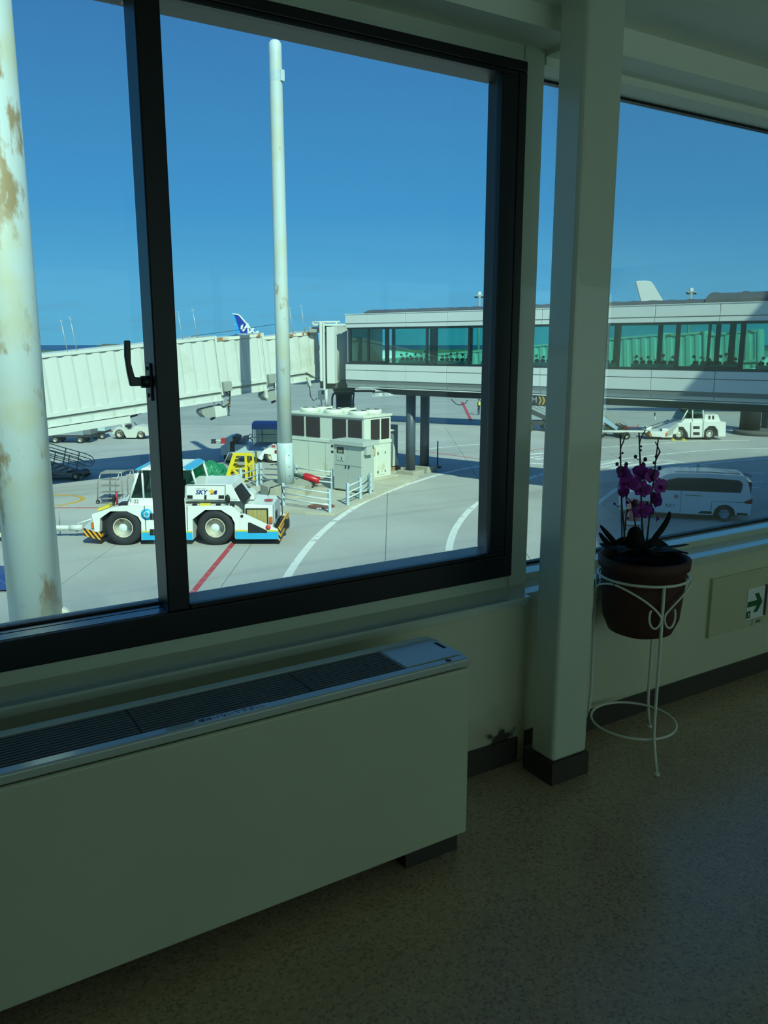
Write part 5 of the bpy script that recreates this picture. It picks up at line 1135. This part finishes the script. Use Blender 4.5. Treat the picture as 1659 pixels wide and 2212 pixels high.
# wheeled extinguisher
ex_ = onz(668, 1052, G + .12); EX = tag(empty('wheeled_extinguisher', (ex_.x, ex_.y, G + .12), -YAW), 'red fire extinguisher lying on a two wheeled trolley beside the mast', 'extinguisher')
RED = M('extinguisher_red', (186, 34, 44), .35, var=.04)
lathe('cylinder', RED, EX, [(.001, -.1), (.10, -.08), (.17, 0), (.17, .62), (.12, .72), (.001, .74)], 20, (-.25, 0, 0), 'x')
EX.children[0].rotation_euler = (0, .32, 0); EX.children[0].location = (.05, 0, .42)
for yy in (-.2, .2): wheel(EX, .12, yy, .15, .08, -1, .5, False)
tube('trolley_frame', M('dark_green_canvas', (30, 62, 48), .7), EX, [(-.9, 0, .62), (-.4, 0, .48), (.1, 0, .30)], .07, 7)
cyl('axle', DKSTEEL, EX, (.12, -.2, .15), (.12, .2, .15), .02, n=6); tube('axle_stay', DKSTEEL, EX, [(.12, 0, .15), (.1, 0, .34)], .03, 6)

# ------------------------------------------------------------------ yellow steps, green tarpaulin
DY = 38.0; UY, _ = uh(520, 1045, DY); py_ = atd(520, 1045, DY)
YS = tag(empty('maintenance_steps', (py_.x, py_.y, G), -YAW), 'bright yellow maintenance step stand with a flat platform behind the tractor', 'steps')
YP = M('bright_yellow_paint', (226, 200, 30), .45, var=.06, scale=3)
def yq(x, y, D=DY):
    a, h = uh(x, y, D); return (a - UY, h)
zt = yq(520, 981)[1]
box('platform', M('platform_grey', (196, 202, 190), .6), YS, yq(507, 0)[0], yq(547, 0)[0], -.1, .8, zt, zt + .06)
box('platform_edge', YP, YS, yq(506, 0)[0], yq(548, 0)[0], -.14, -.08, zt - .06, zt + .07)
for yy in (-.1, .8):
    prism('stringer', YP, YS, [yq(503, 983), yq(511, 984), yq(497, 1028), yq(489, 1026)], 'y', yy - .03, yy + .03)
    prism('rear_leg', YP, YS, [yq(529, 984), yq(534, 984), yq(537, 1042), yq(531, 1042)], 'y', yy - .03, yy + .03)
    prism('rear_leg', YP, YS, [yq(545, 980), yq(549, 980), yq(551.5, 1042), yq(547.5, 1042)], 'y', yy - .03, yy + .03)
    prism('brace', YP, YS, [yq(499, 1009), yq(533, 1010), yq(533, 1014), yq(498, 1013)], 'y', yy - .02, yy + .02)
    prism('brace', YP, YS, [yq(501, 1013), yq(506, 1012), yq(533, 1040), yq(528, 1042)], 'y', yy - .02, yy + .02)
    prism('brace', YP, YS, [yq(532, 1001), yq(548, 998), yq(548, 1002), yq(532, 1005)], 'y', yy - .02, yy + .02)
for k in range(5):
    x, y = 505 - k * 3.6, 990 + k * 9.0; (a, h) = yq(x, y); box('tread', YP, YS, a - .05, a + .22, -.08, .78, h - .02, h + .02)
for x in (534, 549): 
    for yy in (-.1, .8): wheel(YS, yq(x, 0)[0], yy, .12, .07, -1, .5, False)
tube('hand_rail', M('galvanised', (190, 196, 194), .4), YS, [(yq(484, 1002)[0], -.1, yq(484, 1002)[1]), (yq(495, 978)[0], -.1, yq(495, 978)[1]), (yq(505, 977)[0], -.1, yq(505, 977)[1]), (yq(511, 982)[0], -.1, yq(511, 982)[1])], .025, 6)
box('lower_shelf', M('shelf_grey', (166, 166, 140), .7), YS, yq(512, 0)[0], yq(532, 0)[0], .0, .7, .55, .60)
# covered heap
gt = atd(456, 1040, 39.2); TA = tag(empty('tarpaulin_heap', (gt.x, gt.y, G), -YAW), 'load wrapped in a crumpled bright green tarpaulin behind the tractor', 'tarpaulin')
v, f = [], []
NX, NYy = 26, 16
for i in range(NX + 1):
    for k in range(NYy + 1):
        u, w = i / NX * 2 - 1, k / NYy * 2 - 1
        h = (max(0, 1 - abs(u) ** 3.2) ** .6) * (max(0, 1 - abs(w) ** 4) ** .6)
        z = h * (.86 - .10 * u) * (1 + .06 * math.sin(9 * u + 4 * w) + .05 * math.sin(17 * w - 6 * u)) + .03 * math.sin(23 * u + 13 * w) * h
        s = 1 - .12 * h
        v.append((u * .88 * (1 if h < .02 else s + .1), w * .8, max(z, 0)))
for i in range(NX):
    for k in range(NYy): a = i * (NYy + 1) + k; f.append((a, a + 1, a + NYy + 2, a + NYy + 1))
mesh('tarpaulin', v, f, M('green_tarpaulin', (24, 124, 84), .45, var=.18, scale=5, bump=.5), TA)
TA.children[0].location.z = .02

# ------------------------------------------------------------------ metal step trolley behind the tractor nose
DS = 33.2; US, _ = uh(240, 1088, DS); ps = atd(240, 1088, DS)
STL = tag(empty('step_trolley', (ps.x, ps.y, G), -YAW), 'tall bare metal step trolley on castors behind the tractor nose', 'steps')
AL = M('dull_steel', (168, 164, 150), .45, metal=.5, var=.1)
def sq(x, y):
    a, h = uh(x, y, DS); return (a - US, h)
for yy in (0, .75):
    o_ = yy * .35
    for pts in (((211, 1088), (211, 1044), (217, 1024)), ((252, 1088), (249, 1044), (257, 1024)), ((217, 1024), (262, 1021), (265, 1080)), ((218, 1086), (262, 1086))):
        tube('frame_tube', AL, STL, [(sq(x, y)[0] + o_, yy, sq(x, y)[1]) for x, y in pts], .022, 6)
for k, y in enumerate((1022, 1037, 1051, 1065, 1079)):
    (a, h) = sq(216, y); b_ = sq(253 if k else 262, y)[0]
    box('tread', AL, STL, a, b_, -.02 + .04 * k, .26 + .04 * k if k else .75, h - .015, h + .015)
for x in (212, 256):
    for yy in (0, .75): wheel(STL, sq(x, 0)[0] + yy * .35, yy, .085, .05, -1, .4, False)

# ------------------------------------------------------------------ mobile stairs in the bridge shade, half behind the mast
MSs = tag(empty('passenger_stairs', (*gp(140, 1038)[:2], G), -YAW), 'mobile passenger stairs with dark looped handrails beside the thick mast', 'stairs')
DM = gp(140, 1038).dot(HF); UM, _ = uh(140, 1038, DM)
HRM = M('dark_green_rail', (56, 74, 72), .5, var=.08); 
def mq(x, y):
    a, h = uh(x, y, DM); return (a - UM, h)
for yy in (0, 1.3):
    o_ = 0
    for d_ in (0, 8, 16):
        pts = [(40, 952 + d_), (111, 973 + d_), (165 - d_ * .3, 988 + d_), (178 - d_ * .5, 994 + d_ * .7), (184 - d_ * .6, 1003 + d_ * .3), (180 - d_ * .6, 1012), (172 - d_ * .5, 1016 - d_ * .2), (150, 1010), (100, 996), (40, 979)]
        pts = pts[:5] + [(180 - d_ * .6, 1013 - d_ * .4)] if d_ else pts
        tube('handrail', HRM, MSs, [(mq(x, y)[0], yy, mq(x, y)[1]) for x, y in pts], .022, 6)
    for x in (148, 118, 80): tube('rail_post', HRM, MSs, [(mq(x + 2, 985 - (148 - x) * .28)[0], yy, mq(x + 2, 985 - (148 - x) * .28)[1]), (mq(x - 4, 1024)[0], yy, max(.15, mq(x - 4, 1024 - (148 - x) * .28)[1]))], .025, 6)
    prism('stringer', M('slate_box', (92, 106, 112), .5), MSs, [mq(20, 985), mq(176, 1030), mq(176, 1036), mq(20, 1005)], 'y', yy - .04, yy + .04)
for k in range(9):
    (a, h) = mq(170 - k * 15, 1028 - k * 4.4); box('tread', GREYP, MSs, a - .3, a + .05, 0, 1.3, h - .03, h + .0)
for x in (60, 165):
    for yy in (.0, 1.3): wheel(MSs, mq(x, 0)[0], yy, .2, .12, -1, .5, False)
box('chassis', DKSTEEL, MSs, mq(30, 0)[0], mq(176, 0)[0], .1, 1.2, .2, .35)

# ------------------------------------------------------------------ small tug, container dollies
def small_wheel(p, x, y, r=.27, w=.2): return wheel(p, x, y, r, w, -1, .6, False)
DT = 56.9; UG, _ = uh(280, 948, DT); pg_ = place(UG, DT + .7)
TU = tag(empty('baggage_tug', (pg_.x, pg_.y, G), -YAW), 'small open white baggage tug with a steering wheel under the boarding bridge', 'tug')
TUGW = stain_mat('worn_tug_white', (200, 204, 194), (170, 140, 104), 3, .64, .7, rough=.5)
def gq(x, y):
    a, h = uh(x, y, DT); return (a - UG, h)
sx_ = lambda cx: 90 + cx * .1507
sy_ = lambda cy: 850 + cy * .1507
prism('body', TUGW, TU, [gq(sx_(a), sy_(b_)) for a, b_ in ((1010, 570), (1035, 520), (1080, 480), (1200, 495), (1215, 525), (1290, 515), (1320, 480), (1360, 460), (1520, 480), (1540, 510), (1540, 600), (1490, 610), (1475, 560), (1390, 560), (1350, 635), (1215, 635), (1170, 550), (1090, 540), (1040, 590))], 'y', -.7, .7)
for x, r in ((1120, .36), (1425, .30)):
    for yy, sd in ((-.58, -1), (.58, 1)): wheel(TU, gq(sx_(x), 0)[0], yy, r, .24, sd, .56, False)
box('seat', BLK, TU, gq(sx_(1170), 0)[0], gq(sx_(1240), 0)[0], -.35, .35, .72, .95, .03)
prism('seat_back', TUGW, TU, [gq(sx_(1105), sy_(430)), gq(sx_(1150), sy_(400)), gq(sx_(1180), sy_(490)), gq(sx_(1140), sy_(490))], 'y', -.35, .35)
tube('steering_column', BLK, TU, [gq(sx_(1320), sy_(470))[:1] + (0,) + gq(sx_(1320), sy_(470))[1:], gq(sx_(1280), sy_(425))[:1] + (0,) + gq(sx_(1280), sy_(425))[1:]], .03, 6)
cs = gq(sx_(1275), sy_(425)); lathe('steering_wheel', BLK, TU, [(.19 + .02 * math.cos(k * math.pi / 3), .02 * math.sin(k * math.pi / 3)) for k in range(6)], 16, (0, 0, 0), 'z', True, True)
TU.children[-1].location = (cs[0], 0, cs[1]); TU.children[-1].rotation_euler = (0, -.9, 0)
tube('tow_hook', M('marker_red', (170, 34, 30), .5), TU, [(gq(sx_(1010), 0)[0], 0, .42), (gq(sx_(950), 0)[0], 0, .48)], .03, 5)
box('front_lamp', BLK, TU, gq(sx_(1535), 0)[0], gq(sx_(1545), 0)[0], -.6, -.3, .55, .75)
def dolly(x0, x1, ybase, wx, label, ht, mat_):
    Dd = gp((x0 + x1) / 2, ybase).dot(HF); Ud, _ = uh((x0 + x1) / 2, ybase, Dd); pd_ = place(Ud, Dd + .8)
    o = tag(empty('container_dolly', (pd_.x, pd_.y, G), -YAW), label, 'dolly', 'container dollies under the bridge')
    ux = lambda x: uh(x, ybase, Dd)[0] - Ud
    box('deck', DKSTEEL, o, ux(x0), ux(x1), -.75, .75, .42, .55)
    for x in wx:
        for yy in (-.62, .62): small_wheel(o, ux(x), yy, .22, .16)
        box('axle_block', DKSTEEL, o, ux(x) - .15, ux(x) + .15, -.6, .6, .2, .43)
    return o, ux, Dd
o, ux, Dd = dolly(60, 196, 958, (118, 172), 'container dolly under the boarding bridge next to the thick mast', 1.5, None)
KM = M('container_aluminium', (146, 158, 164), .4, metal=.3, var=.05)
CNT = tag(empty('cargo_container', (o.location.x, o.location.y, G + .55), -YAW), 'grey metal cargo container riding on the dolly by the thick mast', 'container')
box('container_shell', KM, CNT, ux(62), ux(181), -.78, .78, 0, 1.35, .02)
box('container_end', M('container_door', (112, 120, 122), .5, metal=.2), CNT, ux(181), ux(196), -.70, .74, 0.02, 1.30, .02)
for k in (115, 174): box('container_label', SWHITE, CNT, ux(k), ux(k + 5), -.80, -.77, .30, .46)
o, ux, Dd = dolly(196, 226, 949, (205,), 'container dolly under the bridge next to the small tug', 1.2, None)
CNT = tag(empty('cargo_container', (o.location.x, o.location.y, G + .55), -YAW), 'pale blue cargo container riding on the dolly by the small tug', 'container')
box('container_shell', M('container_pale', (176, 196, 206), .45, var=.1, scale=4), CNT, ux(192), ux(210), -.7, .7, 0, 1.5, .02)
box('container_end', M('container_tarp', (182, 206, 214), .6, var=.1, scale=4), CNT, ux(210), ux(226), -.6, .7, 0, 1.42, .02)
small_wheel(o, ux(220), -.62, .2, .14)

# ------------------------------------------------------------------ low service vehicle and covered cart behind the yellow steps
kx = lambda c: 460 + c * .12055
ky = lambda c: 860 + c * .12055
DV = 45.2; UV, _ = uh(540, 995, DV); pv = place(UV, DV + .9)
SV = tag(empty('service_truck', (pv.x, pv.y, G), -YAW), 'low open pale grey service truck with a driver seat behind the yellow steps', 'truck')
def kq(a, b_, D=DV):
    u_, h = uh(kx(a), ky(b_), D); return (u_ - UV, max(.12, h))
SVM = M('service_grey', (172, 188, 200), .4, var=.05)
prism('front_body', SVM, SV, [kq(135, 1020), kq(135, 870), (kq(215, 860)[0], kq(215, 860)[1]), kq(215, 720), kq(330, 690), kq(360, 760), kq(300, 790), kq(300, 1020)], 'y', -.9, .9)
prism('chassis', SVM, SV, [kq(300, 1030), kq(300, 960), kq(390, 960), kq(390, 830), kq(640, 850), kq(640, 940), kq(900, 960), kq(900, 1090), kq(700, 1040)], 'y', -.9, .9)
prism('engine_cowl', BLK, SV, [kq(295, 900), kq(295, 760), kq(360, 690), kq(430, 720), kq(420, 900)], 'y', -.7, .7)
prism('driver_seat', M('seat_grey', (126, 138, 146), .7), SV, [kq(410, 825), kq(410, 780), kq(480, 780), kq(500, 710), kq(585, 700), kq(580, 820)], 'y', -.4, .3, .03)
tube('steering_column', BLK, SV, [(kq(660, 800)[0], 0, kq(660, 800)[1]), (kq(620, 735)[0], 0, kq(620, 735)[1])], .03, 6)
cs = kq(615, 720); lathe('steering_wheel', BLK, SV, [(.18 + .02 * math.cos(k * math.pi / 3), .02 * math.sin(k * math.pi / 3)) for k in range(6)], 16, (0, 0, 0), 'z', True, True)
SV.children[-1].location = (cs[0], 0, cs[1]); SV.children[-1].rotation_euler = (.5, -.6, 0)
prism('rear_fender', TWHITE, SV, [kq(810, 1080), kq(910, 930), kq(1000, 885), kq(1160, 920), kq(1210, 1040), kq(1300, 1040), kq(1300, 1140), kq(1070, 1140), kq(1040, 1010), kq(920, 990), kq(880, 1110)], 'y', -.95, .95)
for x in (1020,):
    for yy, sd in ((-.78, -1), (.78, 1)): wheel(SV, kq(x, 0)[0], yy, .38, .26, sd, .6, False)
for yy, sd in ((-.72, -1), (.72, 1)): wheel(SV, kq(240, 0)[0], yy, .30, .22, sd, .6, False)
box('tail_lamp', M('tail_red', (150, 24, 22), .25), SV, kq(1085, 0)[0], kq(1150, 0)[0], -1.0, -.94, kq(0, 980)[1], kq(0, 930)[1])
ball('beacon', M('beacon_red', (170, 50, 44), .3), SV, (kq(1040, 0)[0], -.5, kq(0, 880)[1]), (.12, .12, .08), 8, 5)
tube('hand_loop', GREYP, SV, [(kq(400, 720)[0], -.3, kq(0, 720)[1]), (kq(440, 660)[0], -.3, kq(0, 665)[1]), (kq(455, 690)[0], -.3, kq(0, 700)[1])], .02, 5)
DQ = 47.6; UQ, _ = uh(575, 985, DQ); pq_ = place(UQ, DQ + .8)
CV = tag(empty('covered_baggage_cart', (pq_.x, pq_.y, G), -YAW), 'covered baggage cart with a rounded blue canvas roof and clear sides', 'cart')
def vq(a, b_):
    u_, h = uh(kx(a), ky(b_), DQ); return (u_ - UQ, max(.15, h))
BLUEC = M('blue_canvas', (52, 104, 170), .6, var=.06, scale=3)
zr, ze, zb_ = vq(0, 455)[1], vq(0, 560)[1], vq(0, 850)[1]
xa, xb = vq(680, 0)[0], vq(1330, 0)[0]
prism('canvas_roof', BLUEC, CV, [(-.82, ze), (-.82, zr - .12), (-.72, zr - .02), (-.5, zr + .05), (.5, zr + .05), (.72, zr - .02), (.82, zr - .12), (.82, ze)], 'x', xa, xb)
clear = glass_mat('clear_vinyl', (.62, .68, .66), .6)
for yy in (-.80, .80): box('vinyl_side', clear, CV, xa + .1, xb - .1, yy - .006, yy + .006, zb_, ze)
for x in (xa + .03, xa + .35, xa + 1.35, xa + 1.75, xb - .5, xb - .03):
    for yy in (-.80, .80): cyl('canopy_post', SVM, CV, (x, yy, .5), (x, yy, ze + .02), .03, n=6)
for z in (zb_, (zb_ + ze) / 2): 
    for yy in (-.80, .80): cyl('side_rail', SVM, CV, (xa, yy, z), (xb, yy, z), .025, n=6)
box('cart_deck', SVM, CV, xa, xb, -.82, .82, .45, zb_ + .02)
for x in (xa + .5, xb - .5):
    for yy in (-.7, .7): wheel(CV, x, yy, .22, .14, -1, .5, False)
    box('axle_block', DKSTEEL, CV, x - .1, x + .1, -.68, .68, .18, .46)

# ------------------------------------------------------------------ blue-topped cart at the corner of the window
DL = 21.0; UL, _ = uh(0, 1300, DL); pl_ = atd(0, 1300, DL)
EC = tag(empty('equipment_cart', (pl_.x, pl_.y, G), -YAW), 'equipment cart with a dark blue cover and red hose coupling at the window corner', 'cart')
def lq(x, y):
    a, h = uh(x, y, DL); return (a - UL, max(.02, h))
BLC = M('dark_blue_cover', (36, 66, 128), .5, var=.05)
prism('cover', BLC, EC, [lq(-70, 1238), lq(2, 1243), lq(24, 1258), lq(24, 1270), lq(-70, 1280)], 'y', -.2, .9, .02)
box('cover_rim', GREYP, EC, lq(-70, 0)[0], lq(25, 0)[0], -.24, .94, lq(0, 1282)[1] - .02, lq(0, 1275)[1])
for pts in (((18, 1280), (24, 1290), (22, 1300)), ((-4, 1325), (8, 1315), (26, 1302)), ((8, 1312), (18, 1326), (30, 1340)), ((-20, 1300), (-4, 1318), (10, 1336))): tube('cart_frame', DKSTEEL, EC, [(lq(x, y)[0], 0, lq(x, y)[1]) for x, y in pts], .03, 6)
for x in (-60, -20, 20): box('cart_leg', DKSTEEL, EC, lq(x, 0)[0] - .03, lq(x, 0)[0] + .03, .5, .56, 0, lq(0, 1280)[1])
tube('hose_coupling', M('marker_red', (170, 34, 30), .5), EC, [(lq(-30, 1305)[0], -.05, lq(0, 1304)[1]), (lq(14, 1303)[0], -.05, lq(0, 1303)[1])], .06, 8)
prism('lower_tank', M('slate_box', (92, 106, 112), .5), EC, [lq(-70, 1328), lq(10, 1328), lq(32, 1345), lq(32, 1375), lq(-70, 1375)], 'y', .1, .8)

# ------------------------------------------------------------------ stairs beyond the walkway pillar
for (xs, D_, lb, mt) in (((1140, 868, 1192, 905), 62.0, 'dark airstair truck boom seen between casing and column', DKSTEEL), ((1296, 880, 1352, 935), 58.0, 'pale blue passenger stairs seen just past the column', M('pale_stair_blue', (150, 180, 200), .5))):
    x0, y0, x1, y1 = xs; Us, _ = uh(x0, y1, D_); p0 = atd(x0, 950, D_)
    PS = tag(empty('passenger_stairs', (p0.x, p0.y, G), -YAW), lb, 'stairs')
    z = lambda x, y: (uh(x, y, D_)[0] - Us, max(.05, uh(x, y, D_)[1]))
    for yy in (0, 1.3):
        prism('stringer', mt, PS, [z(x0 - 10, y0 + 8), z(x1, y1), z(x1, y1 + 9), z(x0 - 10, y0 + 20)], 'y', yy - .05, yy + .05)
        for k in (8, 14, 20): tube('handrail', GREYP, PS, [(z(x0 - 10, y0 + 8 - k)[0], yy, z(x0 - 10, y0 + 8 - k)[1]), (z(x1 - 2, y1 - k)[0], yy, z(x1 - 2, y1 - k)[1]), (z(x1 + 4, y1 - k * .6)[0], yy, z(x1 + 4, y1 - k * .6)[1])], .03, 5)
    for k in range(7):
        w_ = k / 6; a, h = z(x0 + (x1 - x0) * w_, y0 + 10 + (y1 - y0 - 4) * w_); box('tread', GREYP, PS, a - .3, a + .02, 0, 1.3, h - .03, h)
    for x in (x0, x1 - 8): 
        for yy in (0.0, 1.3): wheel(PS, z(x, 0)[0], yy, .45, .25, -1, .5, False)
    box('chassis', DKSTEEL, PS, z(x0 - 6, 0)[0], z(x1, 0)[0], .1, 1.2, .5, .8)
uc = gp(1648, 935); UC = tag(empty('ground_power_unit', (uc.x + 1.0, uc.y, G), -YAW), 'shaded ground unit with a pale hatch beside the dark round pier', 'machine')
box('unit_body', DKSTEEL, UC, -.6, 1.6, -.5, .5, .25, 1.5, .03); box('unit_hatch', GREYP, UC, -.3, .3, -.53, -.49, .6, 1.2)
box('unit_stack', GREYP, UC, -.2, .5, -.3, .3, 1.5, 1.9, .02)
for k in (-.4, 1.3):
    for yy in (-.45, .45): wheel(UC, k, yy, .25, .16, -1, .5, False)

# ------------------------------------------------------------------ people on the apron
SKIN = M('skin', (176, 134, 110), .6); NAVYC = M('navy_workwear', (44, 52, 68), .8, var=.1); HIVIS = M('hi_vis_yellow', (214, 222, 40), .6); ORNG = M('hi_vis_orange', (214, 84, 50), .6); HELM = M('dark_cap', (50, 52, 56), .5); GLOVE = M('white_glove', (226, 226, 220), .7)
def person(x, y, H, label, facing, arm=.0):
    p = gp(x, y); P = tag(empty('person', (p.x, p.y, G), facing), label, 'person'); s = H / 1.75
    J = {'pel': (0, 0, .95), 'waist': (0, .01, 1.10), 'chest': (0, 0, 1.32), 'neck': (0, 0, 1.48), 'chin': (0, -.01, 1.56), 'head': (0, -.01, 1.66), 'hl': (.10, 0, .90), 'kl': (.12, -.02, .50), 'al': (.12, .02, .09), 'tl': (.13, -.14, .04), 'hr': (-.10, 0, .90), 'kr': (-.11, -.02, .50), 'ar': (-.11, .02, .09), 'tr': (-.12, -.14, .04),
         'sl': (.19, 0, 1.42), 'el': (.26, .03, 1.15), 'wl': (.25, -.06, .92), 'gl': (.25, -.08, .83), 'sr': (-.19, 0, 1.42), 'er': (-.26, .0, 1.16), 'wr': (-.22, -.14 - arm * .1, .98 + arm * .1), 'gr': (-.20, -.20 - arm * .1, .93 + arm * .12)}
    E_ = [('pel', 'waist'), ('waist', 'chest'), ('chest', 'neck'), ('neck', 'chin'), ('chin', 'head'), ('pel', 'hl'), ('hl', 'kl'), ('kl', 'al'), ('al', 'tl'), ('pel', 'hr'), ('hr', 'kr'), ('kr', 'ar'), ('ar', 'tr'), ('chest', 'sl'), ('sl', 'el'), ('el', 'wl'), ('wl', 'gl'), ('chest', 'sr'), ('sr', 'er'), ('er', 'wr'), ('wr', 'gr')]
    R_ = {'pel': .15, 'waist': .14, 'chest': .165, 'neck': .06, 'chin': .075, 'head': .095, 'hl': .095, 'hr': .095, 'kl': .065, 'kr': .065, 'al': .045, 'ar': .045, 'tl': .04, 'tr': .04, 'sl': .07, 'sr': .07, 'el': .05, 'er': .05, 'wl': .038, 'wr': .038, 'gl': .032, 'gr': .032}
    ks = list(J); me = bpy.data.meshes.new('body'); me.from_pydata([tuple(c * s for c in J[k]) for k in ks], [(ks.index(a), ks.index(b_)) for a, b_ in E_], [])
    tmp = bpy.data.objects.new('body_rig', me); COL.objects.link(tmp)
    sm = tmp.modifiers.new('skin', 'SKIN'); 
    for k, sv in zip(ks, me.skin_vertices[0].data): sv.radius = (R_[k] * s, R_[k] * s * .8); sv.use_root = (k == 'pel')
    sb = tmp.modifiers.new('sub', 'SUBSURF'); sb.levels = sb.render_levels = 1
    dg = bpy.context.evaluated_depsgraph_get(); m2 = bpy.data.meshes.new_from_object(tmp.evaluated_get(dg)); bpy.data.objects.remove(tmp)
    b = bpy.data.objects.new('body', m2); COL.objects.link(b); b.parent = P
    m2.materials.clear(); m2.materials.append(NAVYC); m2.materials.append(SKIN); m2.materials.append(GLOVE)
    for pl_ in m2.polygons:
        pl_.use_smooth = True; z_ = pl_.center.z / s; x_ = abs(pl_.center.x) / s
        pl_.material_index = 1 if z_ > 1.50 and x_ < .14 else (2 if (x_ > .17 and z_ < .96) else 0)
    lathe('vest', HIVIS, P, [(.165 * s, 1.06 * s), (.19 * s, 1.2 * s), (.19 * s, 1.36 * s), (.12 * s, 1.47 * s), (.11 * s, 1.47 * s), (.17 * s, 1.35 * s), (.17 * s, 1.2 * s), (.15 * s, 1.06 * s)], 16, (0, 0, 0), 'z', True, True)
    P.children[-1].scale = (1.08, .86, 1)
    box('vest_panel', ORNG, P, -.17 * s, .02 * s, -.19 * s, -.14 * s, 1.12 * s, 1.42 * s, .01)
    lathe('cap', HELM, P, [(.11 * s, 1.66 * s), (.112 * s, 1.72 * s), (.08 * s, 1.79 * s), (.001, 1.81 * s)], 14, (0, -.01 * s, 0))
    ball('nose', SKIN, P, (0, -.105 * s, 1.645 * s), (.014 * s, .02 * s, .02 * s), 6, 5)
    return P
person(494.5, 898, 1.48, 'ground worker in navy with a yellow vest standing beyond the boarding bridge', math.radians(60), .6)
person(765, 911, 1.50, 'ground worker in an orange and yellow vest beside the black rotunda pedestal', math.radians(-100))
person(1034, 896, 1.45, 'ground worker with an orange vest beyond the walkway, by the window jamb', math.radians(200))
# wand lying on a stand left of the service truck
wd = gp(481, 958); WD = tag(empty('tow_hitch_stand', (wd.x, wd.y, G), -YAW), 'small red and white tow hitch on the apron before the service truck', 'hitch')
cyl('hitch_bar', RIBW, WD, (-.6, 0, .18), (.55, 0, .22), .06, n=8); box('hitch_head', DKSTEEL, WD, -.75, -.45, -.12, .12, .0, .3, .02); box('hitch_block', M('marker_red', (170, 34, 30), .5), WD, -.1, .35, -.1, .1, .0, .36, .02)
